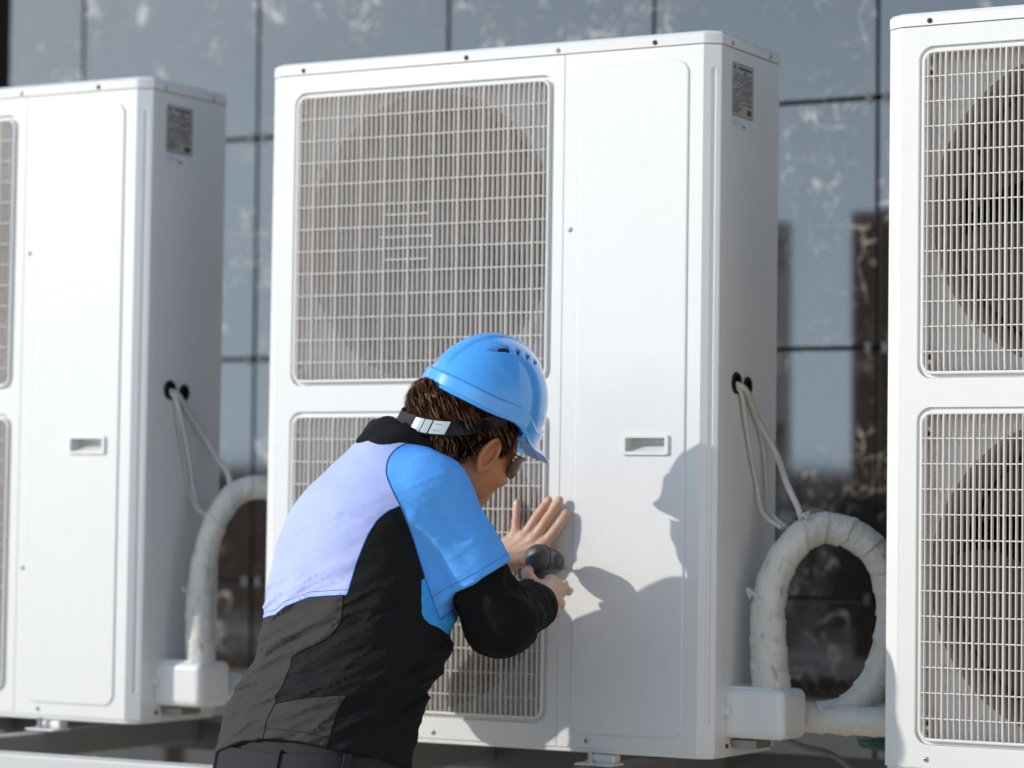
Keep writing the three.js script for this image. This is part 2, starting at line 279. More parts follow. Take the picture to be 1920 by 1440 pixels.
  // cable holes with rubber grommets
  for (const [hy, hz, r] of [[0.690, -0.0947, 0.0175], [0.6864, -0.1452, 0.0145]]) {
    const g = mesh('grommet', new THREE.TorusGeometry(r, 0.0035, 8, 24).rotateY(Math.PI / 2), M.rubber, u, [W + 0.001, hy, hz]);
    mesh('hole', new THREE.CylinderGeometry(r, r, 0.002, 24).rotateZ(Math.PI / 2), M.black, g);
  }
  mesh('rating_tag', [box(0.002, 0.034, 0.088, 0, 0, 0, 0.0005)], M.plastic, u, [W + 0.0006, 0.572, -0.196]);
  // fans behind their grilles
  GH.forEach(([a, b], gi) => {
    const gh = b - a, cy = (a + b) / 2, cx = (G0 + G1) / 2, gr = new THREE.Group(); gr.name = 'fan_grille'; u.add(gr);
    const fr = rrect(G0 + 0.0068, a + 0.0068, G1 - 0.0068, b - 0.0068, 0.0205); fr.holes.push(rrect(G0 + 0.0125, a + 0.0125, G1 - 0.0125, b - 0.0125, 0.016, THREE.Path));
    mesh('grille_frame', ext(fr, 0.0185, 0.0022, 0.0022, 3, 8).translate(0, 0, -0.0145), M.plastic, gr);
    const fl = rrect(G0 + 0.0006, a + 0.0006, G1 - 0.0006, b - 0.0006, 0.0255); fl.holes.push(rrect(G0 + 0.010, a + 0.010, G1 - 0.010, b - 0.010, 0.018, THREE.Path)); mesh('grille_flange', ext(fl, 0.002, 0, 0, 1, 8).translate(0, 0, -0.0085), M.plastic, gr);
    const i0 = G0 + 0.013, i1 = G1 - 0.013, nb = 51, p = (i1 - i0) / nb;
    if (!makeUnit.bars) makeUnit.bars = [[], []];
    const B = (makeUnit.bars[gi][0] ??= barGeo(gh - 0.018, 0.0023, 0.0064)), B5 = (makeUnit.bars[gi][1] ??= barGeo(gh - 0.018, 0.0034, 0.0074));
    for (let k = 0; k < nb; k++) { const thick = k % 5 === 3; mesh('grille_bar', thick ? B5 : B, M.grille, gr, [i0 + (k + 0.5) * p, a + 0.009, 0]); }
    const R = (makeUnit.rail ??= box(i1 - i0, 0.0023, 0.0056, 0, 0, 0.0030, 0.0006)), ry = 0.0447;
    for (let k = 1; k <= 12; k++) mesh('grille_rail', R, M.grille, gr, [cx, b - 0.010 - k * ry * (gh / 0.5935), -0.0005]);
    if (gi === 0 || true) for (const [k, l] of [[5.5, 0.10], [6.5, 0.125], [7.5, 0.10]]) mesh('grille_rail', box(l, 0.0023, 0.0056, 0, 0, 0.0030, 0.0006), M.grille, gr, [cx - 0.025, b - 0.010 - k * ry * (gh / 0.5935), -0.0005]);
    for (const [sx, sy] of [[i0 + 0.006, b - 0.046], [i1 - 0.010, b - 0.040], [i0 + 0.008, a + 0.038], [i1 - 0.010, a + 0.036]]) { mesh('screw_tab', box(0.017, 0.024, 0.003, sx, sy, -0.0085, 0.001), M.plastic, gr); screw(gr, sx, sy, -0.007, sx > cx ? 0 : 1); }
    // shroud plate with a round mouth
    const ps = rrect(G0 - 0.02, a - 0.006, G1 + 0.012, b + 0.006, 0.004); const hole = new THREE.Path(); hole.absarc(cx, cy, 0.283, 0, Math.PI * 2, true); ps.holes.push(hole);
    const sh = mesh('fan_shroud', ext(ps, 0.002, 0, 0, 1, 40).translate(0, 0, -0.042), M.shroud, u);
    for (const ang of [0.55, 0.75, 0.95, 2.2, 2.4, 2.6, 3.75, 3.95, 5.4, 5.6]) mesh('rib', box(0.006, 0.040, 0.012, 0, 0, 0, 0.001), M.shroud, sh, [cx + Math.cos(ang) * 0.312, cy + Math.sin(ang) * 0.312, -0.035]);
    const prof = [[0.2865, 0.001], [0.282, 0.003], [0.277, 0.001], [0.269, -0.012], [0.2640, -0.030], [0.2600, -0.046], [0.259, -0.082], [0.2615, -0.082], [0.2625, -0.042], [0.270, -0.016], [0.2865, -0.003]].map(([r, y]) => new THREE.Vector2(r, y));
    mesh('bell_mouth', new THREE.LatheGeometry(prof, 64).rotateX(Math.PI / 2), M.ring, sh, [cx, cy, -0.040]);
    const fan = mesh('fan', new THREE.CylinderGeometry(0.062, 0.066, 0.06, 32).rotateX(Math.PI / 2), M.fan, u, [cx, cy, -0.095]); fan.rotation.z = fanTurn + gi * 1.25;
    const bl = (makeUnit.blade ??= bladeGeo());
    for (let k = 0; k < 3; k++) { const q = mesh('blade', bl, M.fan, fan); q.rotation.z = k * Math.PI * 2 / 3; }
    mesh('motor_bracket', [box(0.05, gh, 0.012, cx - 0.05, cy, -0.175, 0.002), box(0.05, gh, 0.012, cx + 0.05, cy, -0.175, 0.002), new THREE.CylinderGeometry(0.06, 0.06, 0.07, 24).rotateX(Math.PI / 2).translate(cx, cy, -0.155)], M.dark, u);
  });
  mesh('bulkhead', [box(0.002, h - 0.01, D - 0.03, SEAM + 0.004, h / 2, -D / 2 - 0.003, 0), box(SEAM - 0.02, 0.002, D - 0.05, SEAM / 2, (GH[0][0] + GH[1][1]) / 2, -D / 2 - 0.006, 0)], M.coil, u);
  // valve cover on the side
  const vc = mesh('valve_cover', new RoundedBoxGeometry(0.128, 0.0925, 0.112, 4, 0.016), M.plastic, u, [W + 0.054, 0.0740, -0.118]);
  mesh('cover_lug', [new THREE.CylinderGeometry(0.010, 0.010, 0.012, 16).rotateX(Math.PI / 2), box(0.014, 0.016, 0.008, 0.010, 0, 0, 0.001)], M.plastic, vc, [-0.058, 0.004, 0.060]);
  mesh('cover_lip', box(0.088, 0.005, 0.085, -0.012, 0, 0, 0.0015), M.plastic, vc, [0, 0.047, 0]);
  mesh('valve_foot', [box(0.05, 0.016, 0.07, 0, 0, 0, 0.002)], M.steel, u, [W + 0.028, 0.0165, -0.12]);
  // mounting feet
  for (const fx of [0.23, 0.773]) {
    const foot = mesh('mounting_foot', [box(0.075, 0.004, 0.06, 0, -0.029, -0.005, 0.0015), box(0.05, 0.018, 0.03, 0.008, -0.019, -0.018, 0.006)], M.white, u, [fx, 0, 0]);
    mesh('bolt', [new THREE.CylinderGeometry(0.0045, 0.0045, 0.024, 12).translate(-0.012, -0.016, 0.008), new THREE.CylinderGeometry(0.008, 0.008, 0.006, 6).translate(-0.012, -0.024, 0.008)], M.zinc, foot);
    mesh('mounting_foot', [box(0.075, 0.018, 0.04, 0, -0.020, 0, 0.0015)], M.white, u, [fx, 0, -0.25]);
  }
  return u;
}
const unitM = makeUnit('white air conditioner in the middle, with the man working at its front', 0, 0.5);
const UL = -0.30795 - W, UR = 1.34125;
function copyUnit(x, label) { const c = unitM.clone(); c.name = numbered('air_conditioner'); c.userData = { ...unitM.userData, label }; c.position.x = x; scene.add(c); return c; }
const unitL = copyUnit(UL, 'white air conditioner at the left edge of the photo, only its right end in view');
const unitR = copyUnit(UR, 'white air conditioner at the right edge of the photo, nearest to the camera');
{ let k = 0; unitR.traverse((o) => { if (o.name === 'fan') o.rotation.z = [1.836, 1.486][k++]; }); }
unitL.traverse((o) => { if (o.name === 'fan') o.rotation.z += 0.8; });
// ---------------------------------------------------------------- lagged pipes, cables and hoses beside the units
// a tube along points whose radius rad(s, a) may vary: s in metres along it, a around it
function tube(pts, rad, seg = 160, sides = 20, closed = false) {
  const c = new THREE.CatmullRomCurve3(pts.map((p) => V(...p)), closed, 'centripetal'), L = c.getLength(), fr = c.computeFrenetFrames(seg, closed), pos = [], idx = [], uv = [];
  for (let i = 0; i <= seg; i++) { const p = c.getPointAt(i / seg), s = L * i / seg; for (let k = 0; k <= sides; k++) { const a = k / sides * Math.PI * 2, r = rad(s, a, L), n = fr.normals[i], b = fr.binormals[i], co = Math.cos(a) * r, si = Math.sin(a) * r; pos.push(p.x + n.x * co + b.x * si, p.y + n.y * co + b.y * si, p.z + n.z * co + b.z * si); uv.push(s, a * 0.03); } }
  for (let i = 0; i < seg; i++) for (let k = 0; k < sides; k++) { const a = i * (sides + 1) + k, b = a + sides + 1; idx.push(a, b, b + 1, a, b + 1, a + 1); }
  if (!closed) for (const i of [0, seg]) { const p = c.getPointAt(i / seg), o = pos.length / 3; pos.push(p.x, p.y, p.z); uv.push(0, 0); for (let k = 0; k < sides; k++) { const a = i * (sides + 1) + k; if (i) idx.push(o, a, a + 1); else idx.push(o, a + 1, a); } }
  const g = new THREE.BufferGeometry(); g.setAttribute('position', new THREE.Float32BufferAttribute(pos, 3)); g.setAttribute('uv', new THREE.Float32BufferAttribute(uv, 2)); g.setIndex(idx); g.computeVertexNormals(); 
  if (!closed) return g; return g;
}
const wrapTex = dataTex(512, 512, (u, v) => { const n = tnoise(u, v, 7, 2.7, 4), g = tnoise(u, v, 30, 5.1, 3), d = smooth(0.18, 0.42, tnoise(u, v, 11, 8.8, 4)); const b = 222 + 18 * n + 10 * g - 34 * d; return [b, b * 0.985 - 3 * d, b * 0.95 - 8 * d]; });
wrapTex.repeat.set(2.2, 6);
const MP = { wrap: phy({ map: wrapTex, color: lin(0.86, 0.865, 0.86), roughness: 0.5, clearcoat: 0.15, clearcoatRoughness: 0.4 }), cable: phy({ color: lin(0.56, 0.53, 0.48), roughness: 0.45, clearcoat: 0.3 }), clear: phy({ color: lin(0.62, 0.63, 0.63), roughness: 0.2, clearcoat: 0.8 }), dim: std({ color: lin(0.16, 0.165, 0.17), roughness: 0.5 }), teal: phy({ color: lin(0.01, 0.07, 0.06), roughness: 0.4 }) };
// lagging tape: overlapping turns with raised edges, puckers and slack
const lagging = (r0, r1, z) => (s, a, L) => { const turn = s / 0.052 + a / (2 * Math.PI) + 0.35 * fbm(s * 9, z, Math.cos(a) * 0.8, 2), f = turn - Math.floor(turn); return mix(r0, r1, smooth(0, 0.32, s)) * (1 + 0.045 * fbm(s * 16, Math.cos(a) * 1.3 + z, Math.sin(a) * 1.3, 3) + 0.085 * Math.pow(f, 2.5) + 0.07 * (Math.pow(1 - Math.min(1, 2.4 * Math.abs(fbm(s * 34, Math.cos(a + s * 26) * 2.3, Math.sin(a + s * 26) * 2.3 + z, 3))), 2) - 0.3)); };
const flap = (w, h, bend) => { const g = new THREE.PlaneGeometry(w, h, 6, 6), p = g.attributes.position; for (let i = 0; i < p.count; i++) { const x = p.getX(i) / w + 0.5, y = p.getY(i) / h; p.setXYZ(i, p.getX(i) * (1 - 0.5 * Math.abs(y)), p.getY(i) + 0.006 * Math.sin(x * 5), bend * x * x + 0.004 * Math.sin(y * 9 + x * 4)); } g.computeVertexNormals(); return g; };
function pipeLoop(label, x, pts, z, flaps, r0 = 0.0345, r1 = 0.0285) {
  const t = thing('insulated_pipe', label, 'pipe', [x, BASE, 0], 'tape-wrapped pipe loops beside the air conditioners');
  mesh('lagging', tube(pts, lagging(r0, r1, z), 420, 36), MP.wrap, t);
  for (const [p, r, w, h] of flaps) { const f = mesh('loose_tape', flap(w, h, 0.012), MP.wrap, t, p); f.rotation.set(...r); f.material = MP.wrapFlap; }
  return t;
}
MP.wrapFlap = MP.wrap.clone(); MP.wrapFlap.side = THREE.DoubleSide;
pipeLoop('thick tape-wrapped white pipe loop between the middle and right air conditioners', 0,
  [[1.080, 0.085, -0.112], [1.0764, 0.1214, -0.112], [1.069, 0.2001, -0.115], [1.0665, 0.2793, -0.12], [1.0836, 0.3493, -0.13], [1.1155, 0.3996, -0.15], [1.1468, 0.4201, -0.19], [1.195, 0.405, -0.23], [1.232, 0.362, -0.26], [1.248, 0.2805, -0.28], [1.241, 0.1997, -0.28], [1.215, 0.125, -0.27], [1.175, 0.0783, -0.25], [1.1266, 0.0612, -0.22]], 1.5,
  [[[1.043, 0.296, -0.096], [0.1, 0.5, 0.4], 0.020, 0.018], [[1.125, 0.440, -0.15], [-0.9, 0.3, 0.2], 0.018, 0.016]]);
pipeLoop('tape-wrapped white pipe bending behind the middle air conditioner from the left one', UL,
  [[1.088, 0.09, -0.11], [1.089, 0.130, -0.11], [1.076, 0.243, -0.12], [1.082, 0.327, -0.125], [1.100, 0.406, -0.135], [1.120, 0.458, -0.158], [1.138, 0.480, -0.178], [1.192, 0.484, -0.215], [1.225, 0.43, -0.25], [1.232, 0.34, -0.275], [1.224, 0.24, -0.28], [1.20, 0.15, -0.27], [1.165, 0.085, -0.25], [1.13, 0.062, -0.225]], 6.2,
  [[[1.056, 0.27, -0.10], [0.1, 0.4, 0.7], 0.018, 0.016]], 0.0300, 0.0245);
for (const [x, label] of [[0, 'tape-wrapped straight white pipe low behind the valve cover of the middle air conditioner'], [UL, 'short length of straight white pipe low beside the left air conditioner']]) {
  const t = thing('return_pipe', label, 'pipe', [x, BASE, 0]);
  mesh('lagging', tube([[1.085, 0.062, -0.215], [1.25, 0.060, -0.23], [1.5, 0.062, -0.25], [1.9, 0.062, -0.28]], (s, a) => lagging(0.027, 0.027, 3.3)(s, a), 180, 20), MP.wrap, t);
}
function cables(x, sets, name) { for (const [label, r, m, pts] of sets) { const c = mesh(numbered('cable'), tube(pts, () => r, 80, 10), m, scene, [x, BASE, 0]); c.userData = { label, category: 'cable' }; } }
const loopA = [[1.002, 0.684, -0.094], [1.0130, 0.672, -0.102], [1.0142, 0.6188, -0.1221], [1.0142, 0.5592, -0.1477], [1.0142, 0.4941, -0.1785], [1.030, 0.452, -0.165], [1.0496, 0.436, -0.150], [1.0827, 0.418, -0.142]];
const loopB = [[1.002, 0.682, -0.092], [1.0180, 0.676, -0.115], [1.0150, 0.6207, -0.1755], [1.0150, 0.5607, -0.2064], [1.0150, 0.4947, -0.2204], [1.034, 0.454, -0.190], [1.060, 0.436, -0.162], [1.088, 0.420, -0.148]];
cables(0, [
  ['thicker pale cable from the middle air conditioner cable hole to the pipe loop top', 0.0062, MP.cable, [[1.000, 0.690, -0.090], [1.0160, 0.681, -0.108], [1.0180, 0.6207, -0.172], [1.040, 0.5616, -0.205], [1.0829, 0.4993, -0.165], [1.1085, 0.447, -0.165], [1.116, 0.415, -0.160]]],
  ['thin pale cable hanging lowest in a slack loop on the middle air conditioner side', 0.0042, MP.cable, loopA],
  ['thin pale cable hanging beside the slack one, nearer the middle air conditioner rear edge', 0.0042, MP.cable, loopB]]);
cables(UL, [
  ['thicker beige cable from the cable hole to the bent pipe, left air conditioner', 0.0062, MP.cable, [[1.000, 0.690, -0.092], [1.016, 0.682, -0.108], [1.0175, 0.6481, -0.1434], [1.030, 0.590, -0.195], [1.075, 0.545, -0.180], [1.110, 0.516, -0.166], [1.122, 0.480, -0.162]]],
  ['glossy white hose hanging in a curve on the left air conditioner side', 0.0058, MP.clear, [[1.000, 0.686, -0.094], [1.012, 0.676, -0.104], [1.0162, 0.6248, -0.1251], [1.0162, 0.5576, -0.1502], [1.0172, 0.4786, -0.172], [1.045, 0.442, -0.150], [1.089, 0.424, -0.128]]],
  ['thin pale cable just behind the glossy hose, left air conditioner', 0.0036, MP.cable, [[1.000, 0.682, -0.099], [1.011, 0.670, -0.106], [1.013, 0.618, -0.118], [1.013, 0.550, -0.140], [1.014, 0.480, -0.160], [1.040, 0.448, -0.146], [1.084, 0.428, -0.126]]]]);
{ const h = mesh('garden_hose', tube(Array.from({ length: 40 }, (_, i) => { const a = i / 39 * Math.PI * 3.7; return [1.255 + (0.105 + 0.006 * i / 39) * Math.cos(a), 0.004 + 0.016 * (a / 11), -0.40 + 0.09 * Math.sin(a)]; }), () => 0.009, 200, 10), MP.teal, scene, [0, BASE, 0]); h.userData = { label: 'dark teal garden hose coiled low behind the right air conditioner corner', category: 'hose' }; }
{ const h = mesh('drain_hose', tube([[1.06, 0.03, -0.17], [1.085, 0.005, -0.24], [1.10, -0.02, -0.36], [1.11, -0.08, -0.46], [1.12, -0.4, -0.50], [1.15, -0.90, -0.50]], () => 0.006, 60, 10), MP.dim, scene, [0, BASE, 0]); h.userData = { label: 'grey drain hose dropping behind the middle valve cover', category: 'hose' }; }
// ---------------------------------------------------------------- meshing of smooth solids
const smin = (a, b, k) => { const h = Math.max(k - Math.abs(a - b), 0) / k; return Math.min(a, b) - h * h * k * 0.25; };
const smax = (a, b, k) => -smin(-a, -b, k);
// tapered capsule between two joints
const cap = (x, y, z, a, b, ra, rb) => { const bx = b[0] - a[0], by = b[1] - a[1], bz = b[2] - a[2], px = x - a[0], py = y - a[1], pz = z - a[2], t = clamp((px * bx + py * by + pz * bz) / (bx * bx + by * by + bz * bz), 0, 1); return Math.hypot(px - bx * t, py - by * t, pz - bz * t) - mix(ra, rb, t); };
const ellip = (u, v, w, a, b, c) => { const k0 = Math.hypot(u / a, v / b, w / c), k1 = Math.hypot(u / (a * a), v / (b * b), w / (c * c)); return k1 < 1e-9 ? -Math.min(a, b, c) : k0 * (k0 - 1) / k1; };
// naive surface nets over a box; f(x, y, z) < 0 inside
function nets(f, lo, hi, cell) {
  const n = [0, 1, 2].map((i) => Math.ceil((hi[i] - lo[i]) / cell) + 1), [nx, ny, nz] = n, val = new Float32Array(nx * ny * nz), B = 4;
  const at = (i, j, k) => (k * ny + j) * nx + i;
  for (let k = 0; k < nz; k += B) for (let j = 0; j < ny; j += B) for (let i = 0; i < nx; i += B) {
    const c = f(lo[0] + (i + 1.5) * cell, lo[1] + (j + 1.5) * cell, lo[2] + (k + 1.5) * cell), far = Math.abs(c) > cell * 5.2 + 0.012;
    for (let kk = k; kk < Math.min(k + B, nz); kk++) for (let jj = j; jj < Math.min(j + B, ny); jj++) for (let ii = i; ii < Math.min(i + B, nx); ii++) val[at(ii, jj, kk)] = far ? c : f(lo[0] + ii * cell, lo[1] + jj * cell, lo[2] + kk * cell);
  }
  const id = new Int32Array(nx * ny * nz).fill(-1), pos = [], idx = [];
  const E = [[0, 1], [2, 3], [4, 5], [6, 7], [0, 2], [1, 3], [4, 6], [5, 7], [0, 4], [1, 5], [2, 6], [3, 7]];
  for (let k = 0; k < nz - 1; k++) for (let j = 0; j < ny - 1; j++) for (let i = 0; i < nx - 1; i++) {
    const v = []; let m = 0; for (let c = 0; c < 8; c++) { const q = val[at(i + (c & 1), j + (c >> 1 & 1), k + (c >> 2))]; v.push(q); if (q < 0) m |= 1 << c; }
    if (m === 0 || m === 255) continue;
    let sx = 0, sy = 0, sz = 0, s = 0;
    for (const [a, b] of E) { if ((v[a] < 0) === (v[b] < 0)) continue; const t = v[a] / (v[a] - v[b]); sx += (a & 1) + ((b & 1) - (a & 1)) * t; sy += (a >> 1 & 1) + ((b >> 1 & 1) - (a >> 1 & 1)) * t; sz += (a >> 2) + ((b >> 2) - (a >> 2)) * t; s++; }
    id[at(i, j, k)] = pos.length / 3; pos.push(lo[0] + (i + sx / s) * cell, lo[1] + (j + sy / s) * cell, lo[2] + (k + sz / s) * cell);
  }
  const quad = (a, b, c, d, flip) => { if (a < 0 || b < 0 || c < 0 || d < 0) return; if (flip) idx.push(a, c, b, a, d, c); else idx.push(a, b, c, a, c, d); };
  for (let k = 1; k < nz - 1; k++) for (let j = 1; j < ny - 1; j++) for (let i = 1; i < nx - 1; i++) {
    const o = val[at(i, j, k)] < 0;
    if (o !== val[at(i + 1, j, k)] < 0) quad(id[at(i, j - 1, k - 1)], id[at(i, j, k - 1)], id[at(i, j, k)], id[at(i, j - 1, k)], !o);
    if (o !== val[at(i, j + 1, k)] < 0) quad(id[at(i - 1, j, k - 1)], id[at(i - 1, j, k)], id[at(i, j, k)], id[at(i, j, k - 1)], !o);
    if (o !== val[at(i, j, k + 1)] < 0) quad(id[at(i - 1, j - 1, k)], id[at(i, j - 1, k)], id[at(i, j, k)], id[at(i - 1, j, k)], !o);
  }
  return { pos, idx };
}
// keeps the part of a mesh where g(x, y, z) >= 0 and returns [kept, rest], cut exactly along g = 0
function split(m, g) {
  const n = m.pos.length / 3, s = new Float32Array(n), P = (i) => [m.pos[3 * i], m.pos[3 * i + 1], m.pos[3 * i + 2]];
  for (let i = 0; i < n; i++) { s[i] = g(...P(i)); if (Math.abs(s[i]) < 1e-7) s[i] = 1e-7; }
  const mk = () => ({ pos: [], idx: [], map: new Map() }), A = mk(), Bm = mk(), vid = (o, key, p) => { let v = o.map.get(key); if (v === undefined) { v = o.pos.length / 3; o.pos.push(...p); o.map.set(key, v); } return v; };
  const cut = (i, j) => { const t = s[i] / (s[i] - s[j]), a = P(i), b = P(j); return [mix(a[0], b[0], t), mix(a[1], b[1], t), mix(a[2], b[2], t)]; };
  for (let q = 0; q < m.idx.length; q += 3) {
    const t = [m.idx[q], m.idx[q + 1], m.idx[q + 2]];
    for (const [o, sg] of [[A, 1], [Bm, -1]]) {
      const poly = [];
      for (let e = 0; e < 3; e++) { const i = t[e], j = t[(e + 1) % 3]; if (s[i] * sg > 0) poly.push(vid(o, i, P(i))); if (s[i] * s[j] < 0) { const [lo, hi] = i < j ? [i, j] : [j, i]; poly.push(vid(o, lo * n + hi, cut(lo, hi))); } }
      for (let e = 1; e + 1 < poly.length; e++) o.idx.push(poly[0], poly[e], poly[e + 1]);
    }
  }
  return [A, Bm];
}
// BufferGeometry with normals from the solid's gradient, and optional vertex colours
function solid(m, f, eps = 0.0015, paint) {
  const n = m.pos.length / 3, nor = new Float32Array(n * 3), g = new THREE.BufferGeometry(), col = paint && new Float32Array(n * 3), uv = new Float32Array(n * 2);
  for (let i = 0; i < n; i++) {
    const x = m.pos[3 * i], y = m.pos[3 * i + 1], z = m.pos[3 * i + 2];
    let a = f(x + eps, y, z) - f(x - eps, y, z), b = f(x, y + eps, z) - f(x, y - eps, z), c = f(x, y, z + eps) - f(x, y, z - eps); const l = Math.hypot(a, b, c) || 1;
    nor[3 * i] = a / l; nor[3 * i + 1] = b / l; nor[3 * i + 2] = c / l; uv[2 * i] = (x * 0.883 + z * 0.469); uv[2 * i + 1] = y;
    if (paint) { const q = paint(x, y, z, a / l, b / l, c / l); col[3 * i] = q[0]; col[3 * i + 1] = q[1]; col[3 * i + 2] = q[2]; }
  }
  g.setAttribute('position', new THREE.Float32BufferAttribute(m.pos, 3)); g.setAttribute('normal', new THREE.BufferAttribute(nor, 3)); g.setAttribute('uv', new THREE.BufferAttribute(uv, 2));
  if (paint) g.setAttribute('color', new THREE.BufferAttribute(col, 3)); g.setIndex(m.idx); return g;
}
// ---------------------------------------------------------------- the man (coordinates from here on: x, height above the base pans, z)
const ORG = [0.5, 0, 0.55];
const man = thing('person', 'man in blue hard hat and blue-black work jacket bending to the middle air conditioner', 'person', ORG);
const worn = (name, geo, mat, parent) => mesh(name, geo, mat, parent ?? man, parent && parent !== man ? undefined : [-ORG[0], BASE, -ORG[2]]);
const fR = [0.883, 0, 0.469], fF = [0.469, 0, -0.883];         // his right and his front, at the chest
// horizontal sections of the clothed trunk: height, centre x, centre z, half width, half depth
const TRUNK = [[-0.30, 0.500, 0.62, 0.19, 0.14], [-0.063, 0.512, 0.600, 0.198, 0.150], [0.028, 0.512, 0.575, 0.203, 0.150], [0.10, 0.518, 0.550, 0.203, 0.147], [0.166, 0.541, 0.522, 0.200, 0.142], [0.23, 0.547, 0.495, 0.200, 0.142],
  [0.324, 0.534, 0.455, 0.190, 0.145], [0.40, 0.530, 0.425, 0.178, 0.142], [0.467, 0.540, 0.406, 0.158, 0.126], [0.516, 0.552, 0.401, 0.120, 0.092], [0.554, 0.552, 0.401, 0.074, 0.058], [0.590, 0.560, 0.400, 0.045, 0.040]];
const SHX = 0.035, SHZ = 0.060; const shK = (y) => -0.8 + 1.8 * smooth(0.12, 0.50, y);   // he leans: hips nearer the panel than the shoulders are
for (const s of TRUNK) { s[1] += SHX * shK(s[0]); s[2] += SHZ * shK(s[0]); }
const sh3 = (p) => [p[0] + SHX * shK(p[1]), p[1], p[2] + SHZ * shK(p[1])];
function section(y) {
  let i = 1; while (i < TRUNK.length - 2 && y > TRUNK[i + 1][0]) i++;
  const p0 = TRUNK[i - 1], p1 = TRUNK[i], p2 = TRUNK[i + 1], p3 = TRUNK[Math.min(i + 2, TRUNK.length - 1)], t = clamp((y - p1[0]) / (p2[0] - p1[0]), 0, 1), h = p2[0] - p1[0], o = [];
  for (let k = 1; k < 5; k++) { const m1 = (p2[k] - p0[k]) / (p2[0] - p0[0]) * h, m2 = (p3[k] - p1[k]) / ((p3[0] - p1[0]) || 1) * h, t2 = t * t, t3 = t2 * t; o.push((2 * t3 - 3 * t2 + 1) * p1[k] + (t3 - 2 * t2 + t) * m1 + (-2 * t3 + 3 * t2) * p2[k] + (t3 - t2) * m2); }
  return o;
}
function trunk(x, y, z, grow = 0) {
  const [cx, cz, a, b] = section(y), dx = x - cx, dz = z - cz, u = Math.abs(dx * fR[0] + dz * fR[2]), v = Math.abs(dx * fF[0] + dz * fF[2]), A = a + grow, B = b + grow, n = 2.35;
  const k = Math.pow(Math.pow(u / A, n) + Math.pow(v / B, n), 1 / n); if (k < 1e-6) return -B;
  const gx = Math.pow(u / A, n - 1) / A, gz = Math.pow(v / B, n - 1) / B, g = Math.hypot(gx, gz) * Math.pow(k, 1 - n);
  return (k - 1) / g * 0.9;
}
const shR = [0.6890, 0.4715, 0.490], elR = [0.8000, 0.2475, 0.425], wrR = [0.7580, 0.2805, 0.215], shL = [0.538, 0.472, 0.388], elL = [0.325, 0.185, 0.205], wrL = [0.570, 0.318, 0.078], nk = [0.602, 0.520, 0.430];
const along = (a, b, t) => [mix(a[0], b[0], t), mix(a[1], b[1], t), mix(a[2], b[2], t)];
const dirTo = (a, b) => { const l = Math.hypot(b[0] - a[0], b[1] - a[1], b[2] - a[2]); return [(b[0] - a[0]) / l, (b[1] - a[1]) / l, (b[2] - a[2]) / l]; };
const plane = (x, y, z, p, n) => (x - p[0]) * n[0] + (y - p[1]) * n[1] + (z - p[2]) * n[2];
const upR = dirTo(shR, elR), upL = dirTo(shL, elL), hemR = shR.map((c, i) => c + upR[i] * 0.170), hemL = shL.map((c, i) => c + upL[i] * 0.20);
const sleeveR = (x, y, z) => smax(cap(x, y, z, shR, elR, 0.067, 0.070), plane(x, y, z, hemR, upR), 0.006);
const sleeveL = (x, y, z) => smax(cap(x, y, z, shL, elL, 0.066, 0.076), plane(x, y, z, hemL, upL), 0.006);
const pw = (pts, x) => { if (x <= pts[0][0]) return pts[0][1]; for (let i = 1; i < pts.length; i++) if (x <= pts[i][0]) return mix(pts[i - 1][1], pts[i][1], (x - pts[i - 1][0]) / (pts[i][0] - pts[i - 1][0])); return pts[pts.length - 1][1]; };
const hemY = (x, z) => { const a = Math.atan2(((x - 0.484) * fR[0] + (z - 0.527) * fR[2]) / 0.203, -((x - 0.484) * fF[0] + (z - 0.527) * fF[2]) / 0.15) * 180 / Math.PI; return pw([[-150, -0.03], [-60, -0.012], [-20, 0.016], [3.6, 0.037], [28, 0.047], [46, 0.045], [56, 0.040], [98, 0.015], [150, -0.03]], a); };
// folds: soft ridges along segments on the cloth, and fields of creases
const FOLDS = [];
const fold = (a, b, w, amp) => FOLDS.push([sh3(a), sh3(b), w, amp]);
function creases(x, y, z) {
  let d = 0; for (const [a, b, w, amp] of FOLDS) { const q = cap(x, y, z, a, b, 0, 0); if (q < w * 3) d += amp * Math.exp(-(q / w) * (q / w)); }
  const [cx, cz] = section(y), u = (x - cx) * fR[0] + (z - cz) * fR[2], v = (x - cx) * fF[0] + (z - cz) * fF[2], s = u * 0.54 + v * 0.84;
  const wy = 0.012 * fbm(x * 7 + 2, y * 7, z * 7, 2), q = (y + wy) - 0.55 * s, p = s + 0.55 * y;                       // across and along the drag of the cloth
  const ridged = (f, g, o) => { const n = Math.abs(fbm(q * f, p * g, o, 2)); return Math.pow(1 - Math.min(1, n * 2.6), 2); };
  const low = smooth(0.36, 0.26, y), hemy = smooth(0.02, 0.10, y), arm = smooth(0.02, -0.015, sleeveR(x, y, z));
  d += (0.0085 * low * (0.45 + 0.55 * smooth(-0.05, 0.08, u)) * (0.35 + 0.65 * hemy) + 0.0016) * (ridged(17, 4.5, 3.1) - 0.25);
  d += (0.0034 * low + 0.0007) * (ridged(40, 9, 8.4) - 0.2) + 0.0016 * fbm(x * 20, y * 20, z * 20, 2);
  if (arm > 0) { const t = plane(x, y, z, shR, upR), a = plane(x, y, z, shR, [0.86, 0.5, 0]), n = Math.abs(fbm(a * 16 + t * 5, t * 4, 5.5, 2)); d += arm * (0.0065 * (Math.pow(1 - Math.min(1, n * 2.0), 2) - 0.3) + 0.0014 * fbm(t * 30 + a * 12, a * 8, 2.2, 2)); }
  return d;
}
